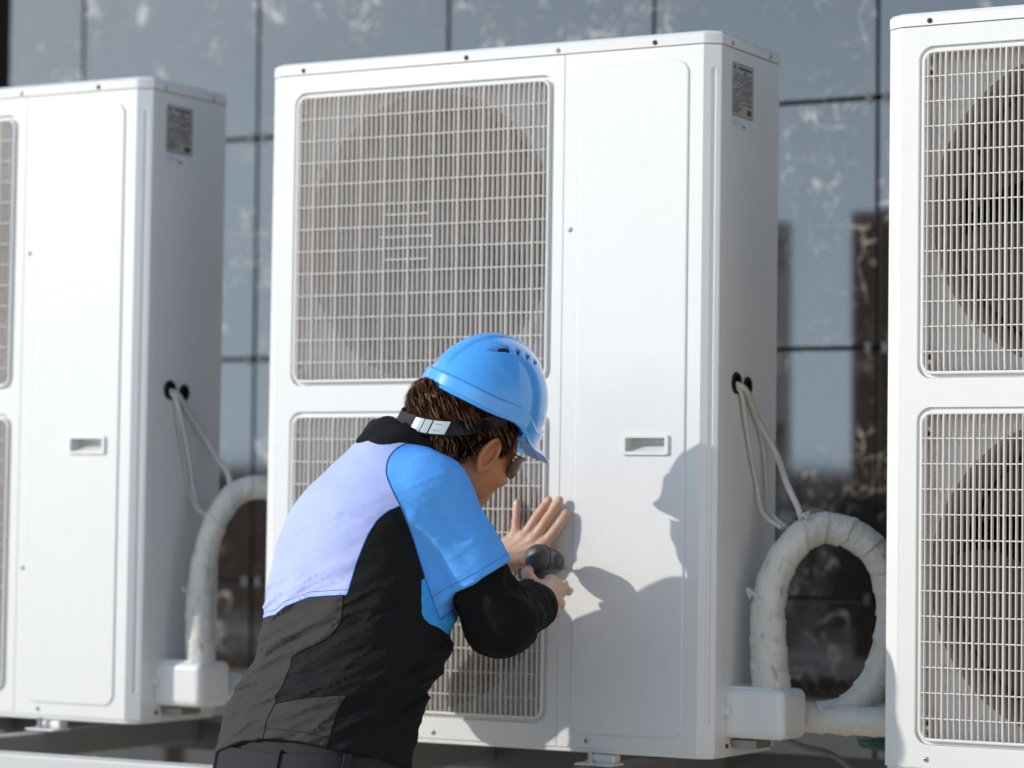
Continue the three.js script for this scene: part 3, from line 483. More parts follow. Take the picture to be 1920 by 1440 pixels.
const un = (p) => [p[0] - SHX * (1 - shK(p[1])), p[1], p[2] - SHZ * (1 - shK(p[1]))], foldA = (a, b, w, amp) => FOLDS.push([un(a), un(b), w, amp]);
foldA([0.712, 0.237, 0.700], [0.595, 0.166, 0.747], 0.013, 0.007); foldA([0.760, 0.262, 0.640], [0.612, 0.190, 0.742], 0.011, -0.006); foldA([0.771, 0.211, 0.642], [0.668, 0.136, 0.760], 0.014, 0.008); foldA([0.770, 0.180, 0.640], [0.690, 0.110, 0.755], 0.011, -0.005);
foldA([0.468, 0.190, 0.674], [0.634, 0.266, 0.711], 0.010, 0.006); foldA([0.466, 0.174, 0.680], [0.600, 0.235, 0.725], 0.010, -0.008); foldA([0.470, 0.160, 0.692], [0.579, 0.207, 0.724], 0.012, 0.006);
FOLDS.push([[0.710, 0.430, 0.570], [0.781, 0.325, 0.503], 0.013, 0.005], [[0.683, 0.425, 0.575], [0.746, 0.310, 0.523], 0.010, -0.006], [[0.735, 0.450, 0.545], [0.796, 0.350, 0.478], 0.012, -0.004]);
foldA([0.597, 0.430, 0.627], [0.662, 0.420, 0.618], 0.009, -0.002); foldA([0.590, 0.440, 0.622], [0.660, 0.434, 0.612], 0.010, 0.002); foldA([0.640, 0.350, 0.670], [0.560, 0.330, 0.670], 0.010, 0.002);
fold([0.420, 0.196, 0.560], [0.560, 0.215, 0.640], 0.012, -0.011); fold([0.420, 0.175, 0.570], [0.520, 0.165, 0.655], 0.012, 0.006); fold([0.420, 0.222, 0.560], [0.540, 0.240, 0.630], 0.014, 0.006);
const jacket0 = (x, y, z) => {
  let d = trunk(x, y, z);
  d = smin(d, cap(x, y, z, nk, shR, 0.032, 0.064), 0.05); d = smin(d, cap(x, y, z, nk, shL, 0.034, 0.060), 0.05);
  d = smin(d, cap(x, y, z, [0.385, 0.30, 0.38], [0.405, 0.12, 0.38], 0.058, 0.062), 0.09);     // loose left front of the jacket, hanging off the raised arm
  d = smin(d, sleeveR(x, y, z), 0.028); d = smin(d, sleeveL(x, y, z), 0.03);
  return d;
};
const jacketF = (x, y, z) => { let d = jacket0(x, y, z); if (d < 0.03) d -= creases(x, y, z); d = smax(d, y - 0.585, 0.01); return smax(d, hemY(x, z) - y, 0.005); };
const angle = (x, y, z) => { const [cx, cz, a, b] = section(y), u = ((x - cx) * fR[0] + (z - cz) * fR[2]) / a, v = ((x - cx) * fF[0] + (z - cz) * fF[2]) / b; return Math.atan2(u, -v) * 180 / Math.PI; };   // 0 at the spine, 90 at his right side
const cloth = (c, o = {}) => phy({ color: c, roughness: 0.9, specularIntensity: 0.4, vertexColors: true, ...o });
const MC = { seamBlue: cloth(lin(0.05, 0.16, 0.50)), back: cloth(lin(0.42, 0.49, 0.86)), sleeve: cloth(lin(0.11, 0.41, 1.0)), chest: cloth(lin(0.05, 0.38, 0.90)), black: cloth(lin(0.006, 0.006, 0.007)), char: cloth(lin(0.0105, 0.0113, 0.0125)), grey: cloth(lin(0.045, 0.044, 0.042)), trousers: cloth(lin(0.030, 0.031, 0.034)) };
const tint = (x, y, z) => { const n = 1 + 0.10 * fbm(x * 14, y * 14, z * 14, 3) + 0.08 * fbm(x * 160, y * 160, z * 160, 1); return [n, n, n]; };
{
  const whole = nets(jacketF, [0.24, -0.12, 0.14], [0.94, 0.61, 0.85], 0.006);
  const seamN = [0.9065, 0.145, 0.348], seamA = [0.6540, 0.5420, 0.470], seamNL = [-0.93, 0.1, -0.3], seamAL = sh3([0.535, 0.545, 0.335]);
  const [slR, r1] = split(whole, (x, y, z) => Math.min(plane(x, y, z, seamA, seamN), trunk(x, y, z) - sleeveR(x, y, z) + 0.026));
  const [slL, r2] = split(r1, (x, y, z) => Math.min(plane(x, y, z, seamAL, seamNL), trunk(x, y, z) - sleeveL(x, y, z) + 0.004));
  const backHem = (a) => pw([[-120, 0.235], [-60, 0.235], [-12.2, 0.254], [0.6, 0.271], [19.2, 0.289], [42.6, 0.295], [60, 0.296]], a);
  const seamB = (y) => pw([[0.28, 42.5], [0.302, 45.5], [0.347, 48.6], [0.401, 53.5], [0.425, 57], [0.440, 62], [0.455, 74], [0.55, 95]], y);
  const [back, r3] = split(r2, (x, y, z) => { const a = angle(x, y, z); return Math.min((seamB(y) - a) * 0.003, (a + 150) * 0.003, y - backHem(a)); });
  const [chest, r4] = split(r3, (x, y, z) => { const a = Math.abs(angle(x, y, z)); return Math.min((a - 93 - 60 * smooth(0.325, 0.340, y)) * 0.003, y - pw([[92, 0.270], [96, 0.255], [101, 0.246], [124, 0.227], [180, 0.224]], a)); });
  const [lower, r5] = split(r4, (x, y, z) => { const a = angle(x, y, z); return Math.min((pw([[0.0, 20], [0.105, 21], [0.149, 17.5], [0.184, 15.5], [0.195, 20], [0.222, 35.9], [0.249, 41.8], [0.30, 43]], y) - a) * 0.003, (a + 150) * 0.003, 0.31 - y); });
  const [band, black] = split(r5, (x, y, z) => { const a = angle(x, y, z); return Math.min(pw([[14, 0.102], [22.5, 0.107], [37, 0.119], [55, 0.126]], a) - y, (60 - a) * 0.003, (a + 150) * 0.003); });
  const S = (m) => solid(m, jacketF, 0.002, tint);
  const stitch = (m, g, r) => { const n = m.pos.length / 3, s = new Float32Array(n), pos = [], P = (i) => V(m.pos[3 * i], m.pos[3 * i + 1], m.pos[3 * i + 2]); for (let i = 0; i < n; i++) s[i] = g(m.pos[3 * i], m.pos[3 * i + 1], m.pos[3 * i + 2]) + 1e-8;
    for (let q = 0; q < m.idx.length; q += 3) { const c = []; for (let e = 0; e < 3; e++) { const i = m.idx[q + e], j = m.idx[q + (e + 1) % 3]; if (s[i] * s[j] < 0) c.push(P(i).lerp(P(j), s[i] / (s[i] - s[j]))); } if (c.length === 2) rod(pos, c[0], c[1], r); }
    return rodGeo(pos); };
  const rod = (pos, a, b, r) => { const t = b.clone().sub(a); if (t.length() < 1e-5) return; t.normalize(); const u = V(0.3, 0.9, 0.2).cross(t).normalize(), w = t.clone().cross(u), ring = (c2) => [0, 1, 2, 3].map((q) => c2.clone().addScaledVector(u, Math.cos(q * 1.5708) * r).addScaledVector(w, Math.sin(q * 1.5708) * r)), A = ring(a), B = ring(b); for (let q = 0; q < 4; q++) { const o = (q + 1) % 4; for (const v of [A[q], A[o], B[o], A[q], B[o], B[q]]) pos.push(v.x, v.y, v.z); } };
  const rodGeo = (pos) => { const g = new THREE.BufferGeometry(); g.setAttribute('position', new THREE.Float32BufferAttribute(pos, 3)); g.computeVertexNormals(); g.setAttribute('color', new THREE.Float32BufferAttribute(new Float32Array(pos.length).fill(1), 3)); return g; };
  const piping = (m, r) => {      // a raised seam along the open edges of a panel
    const cnt = new Map(), n = m.pos.length / 3, key = (a, b) => (a < b ? a * n + b : b * n + a); for (let i = 0; i < m.idx.length; i += 3) for (let e = 0; e < 3; e++) { const k = key(m.idx[i + e], m.idx[i + (e + 1) % 3]); cnt.set(k, (cnt.get(k) ?? 0) + 1); }
    const pos = [], P = (i) => V(m.pos[3 * i], m.pos[3 * i + 1], m.pos[3 * i + 2]);
    for (const [k, c] of cnt) { if (c !== 1) continue; const a = P(Math.floor(k / n)), b = P(k % n), t = b.clone().sub(a); if (t.length() < 1e-5) continue; t.normalize(); a.addScaledVector(t, -0.0004); b.addScaledVector(t, 0.0004); const u = V(0.3, 0.9, 0.2).cross(t).normalize(), w = t.clone().cross(u); const ring = (c2) => [0, 1, 2, 3, 4].map((q) => c2.clone().addScaledVector(u, Math.cos(q * 1.2566) * r).addScaledVector(w, Math.sin(q * 1.2566) * r)); const A = ring(a), B = ring(b); for (let q = 0; q < 5; q++) { const o = (q + 1) % 5; for (const v of [A[q], A[o], B[o], A[q], B[o], B[q]]) pos.push(v.x, v.y, v.z); } }
    const g = new THREE.BufferGeometry(); g.setAttribute('position', new THREE.Float32BufferAttribute(pos, 3)); g.computeVertexNormals(); g.setAttribute('color', new THREE.Float32BufferAttribute(new Float32Array(pos.length).fill(1), 3)); return g;
  };
  const jacket = worn('jacket', S(black), MC.char); jacket.userData.label = 'black side panel of the work jacket';
  worn('back_panel', S(back), MC.back, jacket); worn('sleeve', S(slR), MC.sleeve, jacket); worn('sleeve', S(slL), MC.sleeve, jacket); worn('chest_panel', S(chest), MC.chest, jacket); worn('lower_back_panel', S(lower), MC.grey, jacket); worn('waist_band', S(band), MC.grey, jacket);
  for (const [p, mt] of [[back, MC.seamBlue], [slR, MC.seamBlue], [lower, MC.black], [band, MC.black]]) worn('seam', piping(p, 0.0011), mt, jacket);
  worn('stitching', stitch(slR, (x, y, z) => plane(x, y, z, hemR, upR) + 0.011, 0.0006), MC.seamBlue, jacket); worn('stitching', stitch(back, (x, y, z) => y - backHem(angle(x, y, z)) - 0.009, 0.0006), MC.seamBlue, jacket); worn('stitching', stitch(band, (x, y, z) => y - hemY(x, z) - 0.018, 0.0006), MC.black, jacket); worn('stitching', stitch(slR, (x, y, z) => plane(x, y, z, seamA, seamN) - 0.007, 0.0006), MC.seamBlue, jacket);
  // black arms of the jacket below the short blue sleeves
  const armFold = (x, y, z) => 0.0055 * (Math.pow(1 - Math.min(1, Math.abs(fbm(x * 12, y * 16 + x * 10, z * 14, 2)) * 2.4), 2) - 0.3) + 0.003 * Math.sin(plane(x, y, z, elR, [0.5, -0.6, 0.62]) * 95 + 5 * fbm(x * 8, y * 8, z * 8, 2)) + 0.003 * fbm(x * 18, y * 18, z * 18, 2);
  const armR = (x, y, z) => { let d = smin(cap(x, y, z, along(shR, elR, 0.3), elR, 0.056, 0.0545), cap(x, y, z, elR, wrR, 0.0555, 0.041), 0.03); d = smax(d, plane(x, y, z, along(elR, wrR, 0.93), dirTo(elR, wrR)), 0.006); return d - armFold(x, y, z); };
  const armL = (x, y, z) => { let d = smin(cap(x, y, z, along(shL, elL, 0.3), elL, 0.060, 0.062), cap(x, y, z, elL, wrL, 0.060, 0.040), 0.03); d = smax(d, plane(x, y, z, along(elL, wrL, 0.95), dirTo(elL, wrL)), 0.006); return d - armFold(x, y, z); };
  worn('forearm_sleeve', solid(nets(armR, [0.66, 0.16, 0.14], [0.92, 0.48, 0.60], 0.005), armR, 0.002, tint), MC.black, jacket);
  worn('forearm_sleeve', solid(nets(armL, [0.22, 0.06, 0.02], [0.68, 0.54, 0.54], 0.006), armL, 0.002, tint), MC.black, jacket);
  // stand-up collar
  const cN = dirTo([0, 0, 0], [0.22, 0.86, -0.44]), cC = [0.606, 0.553, 0.436], cV = dirTo([0, 0, 0], [fF[0], 0.5, fF[2]]);
  const vx = fF[0] - cN[0] * (fF[0] * cN[0] + fF[2] * cN[2]), vy = -cN[1] * (fF[0] * cN[0] + fF[2] * cN[2]), vz = fF[2] - cN[2] * (fF[0] * cN[0] + fF[2] * cN[2]), cF = dirTo([0, 0, 0], [vx, vy, vz]), cR = [cF[1] * cN[2] - cF[2] * cN[1], cF[2] * cN[0] - cF[0] * cN[2], cF[0] * cN[1] - cF[1] * cN[0]];
  const collarF = (x, y, z) => { const u = plane(x, y, z, cC, cR), v = plane(x, y, z, cC, cF), w = plane(x, y, z, cC, cN), g = 1 + (0.02 - w) * 2.4; const r = Math.hypot(u / 0.067, v / 0.071) / g; const shell = Math.abs((r - 1) * 0.068) - 0.0050; return smax(smax(shell, w - 0.020 - 0.004 * Math.sin(u * 60), 0.006), -w - 0.036, 0.006) - 0.0012 * Math.sin(Math.atan2(u, v) * 9 + w * 90); };
  worn('collar', solid(nets(collarF, [0.46, 0.44, 0.25], [0.80, 0.66, 0.60], 0.0045), collarF, 0.0015, tint), MC.char, jacket);
}
// trousers, down to the shoes on the roof
{
  const [hipR, hipL, knR, knL, anR, anL] = [[0.585, -0.10, 0.635], [0.425, -0.10, 0.555], [0.610, -0.46, 0.585], [0.420, -0.47, 0.49], [0.590, -0.83, 0.675], [0.395, -0.83, 0.60]].map(sh3);
  const tro = (x, y, z) => { let d = smax(trunk(x, y, z, -0.010), y - 0.06, 0.01); d = smax(d, -0.17 - y, 0.05); d = smin(d, smin(cap(x, y, z, hipR, knR, 0.105, 0.078), cap(x, y, z, knR, anR, 0.078, 0.062), 0.03), 0.05); d = smin(d, smin(cap(x, y, z, hipL, knL, 0.105, 0.078), cap(x, y, z, knL, anL, 0.078, 0.062), 0.03), 0.05); d = smax(d, -0.86 - y, 0.01); return d - 0.004 * fbm(x * 11, y * 7, z * 11, 3) - 0.0035 * smooth(0.0, 0.012, y) * 0; };
  const trousers = worn('trousers', solid(nets(tro, [0.29, -0.90, 0.40], [0.84, 0.08, 0.92], 0.011), tro, 0.003, tint), MC.trousers);
  // waistband with belt loops on the visible back and side
  const ring = (y0, y1, g, a0, a1, n) => { const pos = [], idx = []; for (let i = 0; i <= n; i++) { const a = mix(a0, a1, i / n) * Math.PI / 180; for (const [y, gg] of [[y0, 0], [y0, g], [y1, g], [y1, 0]]) { const [cx, cz, A, B] = section(y), k = Math.pow(Math.pow(Math.abs(Math.sin(a)), 2.35) + Math.pow(Math.abs(Math.cos(a)), 2.35), -1 / 2.35), u = Math.sin(a) * k * (A - 0.010 + gg), v = -Math.cos(a) * k * (B - 0.010 + gg); pos.push(cx + u * fR[0] + v * fF[0], y - 0.06 * Math.max(0, v + 0.08), cz + u * fR[2] + v * fF[2]); } } for (let i = 0; i < n; i++) for (let k = 0; k < 4; k++) { const p = i * 4 + k, q = i * 4 + (k + 1) % 4; idx.push(p, q, q + 4, p, q + 4, p + 4); } idx.push(0, 2, 1, 0, 3, 2, n * 4, n * 4 + 1, n * 4 + 2, n * 4, n * 4 + 2, n * 4 + 3); const gm = new THREE.BufferGeometry(); gm.setAttribute('position', new THREE.Float32BufferAttribute(pos, 3)); gm.setIndex(idx); const c = toCreasedNormals(gm, 0.6); c.setAttribute('color', new THREE.Float32BufferAttribute(new Float32Array(c.attributes.position.count * 3).fill(1), 3)); return c; };
  worn('waistband', ring(-0.022, 0.024, 0.005, -150, 150, 120), MC.trousers, trousers);
  for (const a of [-34, 31, 74]) worn('belt_loop', ring(-0.030, 0.030, 0.0105, a - 2.6, a + 2.6, 6), MC.trousers, trousers);
  worn('pocket_edge', ring(-0.09, -0.004, 0.009, 47, 48.4, 3), cloth(lin(0.25, 0.45, 0.85)), trousers);
  const shoe = (a, dir) => { const s = (x, y, z) => { const u = plane(x, y, z, a, dir), w = plane(x, y, z, a, [-dir[2], 0, dir[0]]); return smax(smin(ellip(u - 0.06, y + 0.885, w, 0.15, 0.05, 0.05), cap(x, y, z, a, [a[0], -0.87, a[2]], 0.05, 0.05), 0.03), -0.917 - y, 0.006); }; return solid(nets(s, [a[0] - 0.25, -0.93, a[2] - 0.25], [a[0] + 0.25, -0.78, a[2] + 0.25], 0.008), s, 0.002, tint); };
  const sh = worn('shoe', shoe(anR, dirTo([0, 0, 0], [0.35, 0, -0.94])), MC.black); worn('shoe', shoe(anL, dirTo([0, 0, 0], [0.45, 0, -0.9])), MC.black);
}
// ---------------------------------------------------------------- head, hands and what they wear and hold
const hC = [0.6740, 0.5655, 0.345], hF = dirTo([0, 0, 0], [0.385, -0.379, -0.843]), hR0 = dirTo([0, 0, 0], [0.844, -0.223, 0.486]), hU = dirTo([0, 0, 0], [hR0[1] * hF[2] - hR0[2] * hF[1], hR0[2] * hF[0] - hR0[0] * hF[2], hR0[0] * hF[1] - hR0[1] * hF[0]]), hR = [hF[1] * hU[2] - hF[2] * hU[1], hF[2] * hU[0] - hF[0] * hU[2], hF[0] * hU[1] - hF[1] * hU[0]];
const toHead = (x, y, z) => [plane(x, y, z, hC, hR), plane(x, y, z, hC, hU), plane(x, y, z, hC, hF)];
const fromHead = (r, u, f) => [0, 1, 2].map((i) => hC[i] + hR[i] * r + hU[i] * u + hF[i] * f);
const neckLow = [0.618, 0.528, 0.420];
const earF = (r, u, f, s) => {
  const e = r * s, q = -(f - 0.006), a = e - 0.0745 - Math.max(0, q + 0.012) * 0.42, ua = u * 0.97 + (f - 0.006) * 0.2 + 0.002, fa = (f - 0.006) * 0.97 - u * 0.2;
  let d = ellip(a, ua, fa, 0.0075, 0.0325, 0.0205);
  const rim = Math.hypot((Math.hypot(ua / 0.0295, fa / 0.0175) - 1) * 0.021, a - 0.0055) - 0.0046;
  d = smax(d, -ellip(a - 0.010, ua + 0.001, fa - 0.003, 0.0135, 0.0215, 0.0120), 0.003);
  d = smin(d, rim, 0.003);
  return smin(d, ellip(a, ua + 0.029, fa - 0.004, 0.006, 0.010, 0.009), 0.006);
};
const headF = (x, y, z) => {
  const [r, u, f] = toHead(x, y, z);
  let d = ellip(r, u - 0.038, f + 0.016, 0.0765, 0.093, 0.098);
  d = smin(d, ellip(r, u + 0.012, f - 0.032, 0.066, 0.085, 0.060), 0.03);
  d = smin(d, ellip(r, u + 0.058, f - 0.030, 0.055, 0.050, 0.056), 0.025);
  d = smin(d, ellip(r, u + 0.098, f - 0.066, 0.026, 0.020, 0.022), 0.03);
  d = smin(d, cap(r, u, f, [0, 0.018, 0.088], [0, -0.030, 0.104], 0.009, 0.0130), 0.014);
  d = smin(d, Math.min(cap(r, u, f, [-0.014, 0.028, 0.086], [-0.042, 0.024, 0.072], 0.009, 0.008), cap(r, u, f, [0.014, 0.028, 0.086], [0.042, 0.024, 0.072], 0.009, 0.008)), 0.016);
  d = smin(d, Math.min(ellip(r - 0.044, u + 0.024, f - 0.064, 0.020, 0.018, 0.018), ellip(r + 0.044, u + 0.024, f - 0.064, 0.020, 0.018, 0.018)), 0.025);
  d = smax(d, -Math.min(ellip(r - 0.032, u - 0.006, f - 0.100, 0.017, 0.011, 0.014), ellip(r + 0.032, u - 0.006, f - 0.100, 0.017, 0.011, 0.014)), 0.012);
  d = smin(d, Math.min(ellip(r - 0.032, u - 0.006, f - 0.078, 0.0125, 0.0105, 0.0115), ellip(r + 0.032, u - 0.006, f - 0.078, 0.0125, 0.0105, 0.0115)), 0.004);
  d = smin(d, ellip(r, u + 0.061, f - 0.086, 0.024, 0.006, 0.011), 0.008); d = smin(d, ellip(r, u + 0.073, f - 0.084, 0.020, 0.007, 0.011), 0.007);
  const jaw = fromHead(0, -0.045, -0.030); d = smin(d, cap(x, y, z, jaw, neckLow, 0.052, 0.060), 0.03);
  d = smin(d, Math.min(earF(r, u, f, 1), earF(r, u, f, -1)), 0.005);
  return d;
};
const skinTone = (x, y, z) => { const n = 1 + 0.10 * fbm(x * 55, y * 55, z * 55, 3) + 0.05 * fbm(x * 260, y * 260, z * 260, 2), m = fbm(x * 24 + 9, y * 24, z * 24, 2); return [n * (1 + 0.05 * m), n * (1 - 0.04 * m), n * (1 - 0.08 * m)]; };
const skin = phy({ color: lin(0.60, 0.38, 0.27), roughness: 0.5, vertexColors: true, sheen: 0.1, sheenRoughness: 0.5 });
const skinFace = phy({ color: lin(0.48, 0.20, 0.095), roughness: 0.48, vertexColors: true });

// hands: chains of joints with radii; palms join their four bones
const chain = (x, y, z, c, k) => { let d = 9; for (let i = 0; i + 1 < c.length; i++) d = smin(d, cap(x, y, z, c[i], c[i + 1], c[i][3], c[i + 1][3]), k); return d; };
const LH = { wrist: [0.586, 0.350, 0.050], fingers: [
  [[0.6045, 0.398, 0.027, 0.0098], [0.6020, 0.424, 0.0225, 0.0084], [0.6010, 0.444, 0.0180, 0.0078], [0.6003, 0.4605, 0.0150, 0.0070]],
  [[0.6250, 0.394, 0.031, 0.0106], [0.6470, 0.4315, 0.0250, 0.0092], [0.6585, 0.4500, 0.0195, 0.0086], [0.6685, 0.4655, 0.0155, 0.0076]],
  [[0.6480, 0.390, 0.033, 0.0110], [0.6700, 0.4270, 0.0265, 0.0095], [0.6820, 0.4470, 0.0205, 0.0088], [0.6920, 0.4660, 0.0155, 0.0078]],
  [[0.6680, 0.380, 0.033, 0.0112], [0.6890, 0.4080, 0.0265, 0.0096], [0.6990, 0.4250, 0.0205, 0.0090], [0.7065, 0.4410, 0.0155, 0.0078]]],
  thumb: [[0.606, 0.352, 0.044, 0.015], [0.640, 0.350, 0.036, 0.0125], [0.668, 0.358, 0.027, 0.0105], [0.690, 0.370, 0.018, 0.0085]] };
const handL = (x, y, z) => {
  let d = cap(x, y, z, [0.560, 0.318, 0.082], LH.wrist, 0.029, 0.0255);
  LH.fingers.forEach((f, i) => { const w = [LH.wrist[0] + (i - 1.5) * 0.009, LH.wrist[1] + (1.5 - i) * 0.005, LH.wrist[2] - 0.002]; d = smin(d, cap(x, y, z, w, f[0], 0.0165, 0.0118), 0.013); });
  for (const f of LH.fingers) { d = smin(d, chain(x, y, z, f, 0.0025), 0.005); d = smin(d, Math.hypot(x - f[0][0], y - f[0][1], z - f[0][2] - 0.003) - 0.0095, 0.008); }
  d = smin(d, chain(x, y, z, LH.thumb, 0.004), 0.010);
  for (const f of LH.fingers.slice(1)) { const w = [LH.wrist[0] + 0.006, LH.wrist[1] + 0.008, LH.wrist[2] + 0.018], k = [f[0][0], f[0][1], f[0][2] + 0.0105]; const q = cap(x, y, z, w, k, 0.0012, 0.0018); d -= 0.0011 * Math.exp(-((q / 0.0035) ** 2)); }
  for (const f of LH.fingers) { const m = f[1]; for (const o of [-0.0025, 0, 0.0025]) { const t = dirTo(f[0], f[1]), q = Math.abs(plane(x, y, z, m, t) - o), near = Math.hypot(x - m[0], y - m[1], z - m[2]); if (near < 0.016) d += 0.0005 * Math.exp(-((q / 0.0007) ** 2)); } }
  return d - 0.0004 * fbm(x * 190, y * 190, z * 190, 2);
};
const RH = { wrist: [0.757, 0.281, 0.212], fingers: [
  [[0.7415, 0.3140, 0.138, 0.0118], [0.7395, 0.3080, 0.098, 0.0102], [0.7360, 0.3000, 0.070, 0.0092], [0.7315, 0.2940, 0.048, 0.0080]],
  [[0.7490, 0.2980, 0.136, 0.0118], [0.7410, 0.2930, 0.097, 0.0104], [0.7210, 0.2905, 0.085, 0.0096], [0.7060, 0.2910, 0.103, 0.0088]],
  [[0.7510, 0.2800, 0.141, 0.0114], [0.7430, 0.2735, 0.103, 0.0100], [0.7230, 0.2715, 0.091, 0.0092], [0.7080, 0.2720, 0.108, 0.0085]],
  [[0.7490, 0.2630, 0.149, 0.0104], [0.7420, 0.2565, 0.116, 0.0090], [0.7240, 0.2545, 0.105, 0.0084], [0.7110, 0.2550, 0.120, 0.0078]]],
  thumb: [[0.7440, 0.300, 0.192, 0.0150], [0.7200, 0.3185, 0.178, 0.0125], [0.7010, 0.3290, 0.155, 0.0108], [0.6900, 0.3350, 0.125, 0.0090]] };
const handR = (x, y, z) => {
  let d = cap(x, y, z, [0.765, 0.276, 0.245], RH.wrist, 0.029, 0.0255);
  RH.fingers.forEach((f, i) => { const w = [RH.wrist[0] + 0.002, RH.wrist[1] + (1.5 - i) * 0.0085, RH.wrist[2]]; d = smin(d, cap(x, y, z, w, f[0], 0.0165, 0.0125), 0.013); });
  for (const f of RH.fingers) { d = smin(d, chain(x, y, z, f, 0.0025), 0.005); d = smin(d, Math.hypot(x - f[0][0] - 0.002, y - f[0][1], z - f[0][2]) - 0.0104, 0.008); }
  d = smin(d, chain(x, y, z, RH.thumb, 0.004), 0.012);
  for (const f of RH.fingers) { const q = cap(x, y, z, [RH.wrist[0] + 0.015, f[0][1] * 0.6 + RH.wrist[1] * 0.4, RH.wrist[2] - 0.01], [f[0][0] + 0.012, f[0][1], f[0][2]], 0.001, 0.001); d -= 0.0011 * Math.exp(-((q / 0.0035) ** 2)); }
  return d - 0.0004 * fbm(x * 190, y * 190, z * 190, 2);
};
{
  // one continuous body: head and neck, arms inside the sleeves, hands; trunk under the clothes
  const core = (x, y, z) => { let d = trunk(x, y, z, -0.03); d = smin(d, cap(x, y, z, nk, shR, 0.045, 0.048), 0.04); d = smin(d, cap(x, y, z, nk, shL, 0.045, 0.046), 0.04); d = smax(d, Math.max(-0.1 - y, y - 0.57), 0.01);
    d = smin(d, smin(cap(x, y, z, shR, elR, 0.046, 0.038), cap(x, y, z, elR, [0.765, 0.276, 0.245], 0.040, 0.028), 0.01), 0.02); d = smin(d, smin(cap(x, y, z, shL, elL, 0.045, 0.038), cap(x, y, z, elL, [0.560, 0.318, 0.082], 0.038, 0.028), 0.01), 0.02); return smin(d, cap(x, y, z, neckLow, nk, 0.055, 0.05), 0.02); };
  const handTone = (h) => (x, y, z) => { const c = skinTone(x, y, z); let k = 0; for (const f of [...h.fingers, h.thumb]) for (const [j, w] of [[0, 0.7], [1, 1], [2, 0.8], [3, 0.9]]) { const q = f[j], d = Math.hypot(x - q[0], y - q[1], z - q[2]) / 0.0125; k = Math.max(k, w * Math.exp(-d * d)); } return [c[0] * (1 + 0.02 * k), c[1] * (1 - 0.17 * k), c[2] * (1 - 0.22 * k)]; };
  const parts = [solid(nets(headF, [0.53, 0.40, 0.18], [0.79, 0.71, 0.51], 0.0032), headF, 0.001, skinTone), solid(nets(handL, [0.52, 0.28, 0.0], [0.73, 0.485, 0.12], 0.0022), handL, 0.0008, handTone(LH)), solid(nets(handR, [0.66, 0.22, 0.02], [0.81, 0.36, 0.29], 0.0022), handR, 0.0008, handTone(RH)), solid(nets(core, [0.29, -0.14, 0.04], [0.93, 0.62, 0.86], 0.02), core, 0.003, skinTone)];
  const body = worn('body', parts[0], skinFace);
  worn('hand', parts[1], skin, body).userData.label = 'left hand spread flat against the panel'; worn('hand', parts[2], skin, body).userData.label = 'right hand gripping the screwdriver';
  worn('torso', parts[3], skin, body);
  const nail = std({ color: lin(0.66, 0.44, 0.36), roughness: 0.3 });
  for (const f of LH.fingers) { const g = new THREE.SphereGeometry(1, 12, 8).scale(0.0048, 0.0068, 0.0018), a = f[2], b = f[3], t = dirTo(a, b); const m = worn('nail', g, nail, body); m.position.set(b[0] - t[0] * 0.002, b[1] - t[1] * 0.002, b[2] + 0.0066); m.rotation.set(-0.25, 0, -Math.atan2(t[0], t[1])); }
  { const b = RH.fingers[0][3], m = worn('nail', new THREE.SphereGeometry(1, 12, 8).scale(0.0016, 0.0046, 0.006), nail, body); m.position.set(b[0] + 0.0066, b[1] + 0.0028, b[2]); m.rotation.set(0.25, -0.15, 0.3); }

  // hair: a cap with grooves, and loose locks
  const hairBase = (r, u, f) => smin(ellip(r, u - 0.034, f + 0.022, 0.0865, 0.100, 0.110), ellip(r, u + 0.030, f + 0.074, 0.062, 0.056, 0.036), 0.03) - 0.004 * smooth(0.0, 0.03, u) * smooth(0.075, 0.045, u);
  const hairCut = (r, u, f) => { const s = Math.abs(r); let d = Math.min(-(f - 0.052) * 0.8 + 0.0 * u, (u + 0.072 + 0.2 * (f + 0.07)) * 0.9); const sb = Math.max(Math.hypot((u + 0.012) / 1.25, f - 0.004) - 0.030, 0); d = Math.min(d, smooth(0.04, 0.06, s) > 0.5 ? Math.hypot((u + 0.008) / 1.35, f - 0.002) - 0.0275 : 1); d = Math.min(d, u + 0.012 + Math.max(0, (f < -0.012 ? 1 : 0)) * 0.9 + (f < 0.046 && f > 0.022 ? 0.018 : 0)); return d; };
  const hairF = (x, y, z) => { const [r, u, f] = toHead(x, y, z); let d = hairBase(r, u, f); if (d > 0.03) return d; const arc = Math.atan2(r, -f - 0.02) * 0.09, ac = u > -0.012 ? u * 0.8 + arc * 0.55 : u * 0.35 + arc, al = arc - u * 0.6, w = 0.006 * fbm(arc * 26, u * 26, 1.7, 2); d -= 0.0030 * fbm((ac + w) * 70, al * 12, 3.3, 2) + 0.0016 * fbm((ac + w) * 230, al * 30, 6.1, 2); return smax(d, -hairCut(r, u, f), 0.004); };
  const hm = nets(hairF, [0.53, 0.44, 0.18], [0.80, 0.73, 0.51], 0.0032);
  const hairTone = (x, y, z) => { const [r, u, f] = toHead(x, y, z), n = 0.75 + 0.5 * fbm(r * 60, u * 24, f * 60, 3) + 0.5 * fbm(r * 260, u * 60, f * 260, 2); return [n, n * 0.97, n * 0.94]; };
  const hairMat = phy({ color: lin(0.52, 0.245, 0.125), roughness: 0.42, vertexColors: true, sheen: 0.3, sheenRoughness: 0.4, sheenColor: lin(0.4, 0.25, 0.15), side: THREE.DoubleSide });
  const hair = worn('hair', solid(hm, hairF, 0.0012, hairTone), hairMat);
  const pos = [], nor = [], col = [], nv = hm.pos.length / 3;
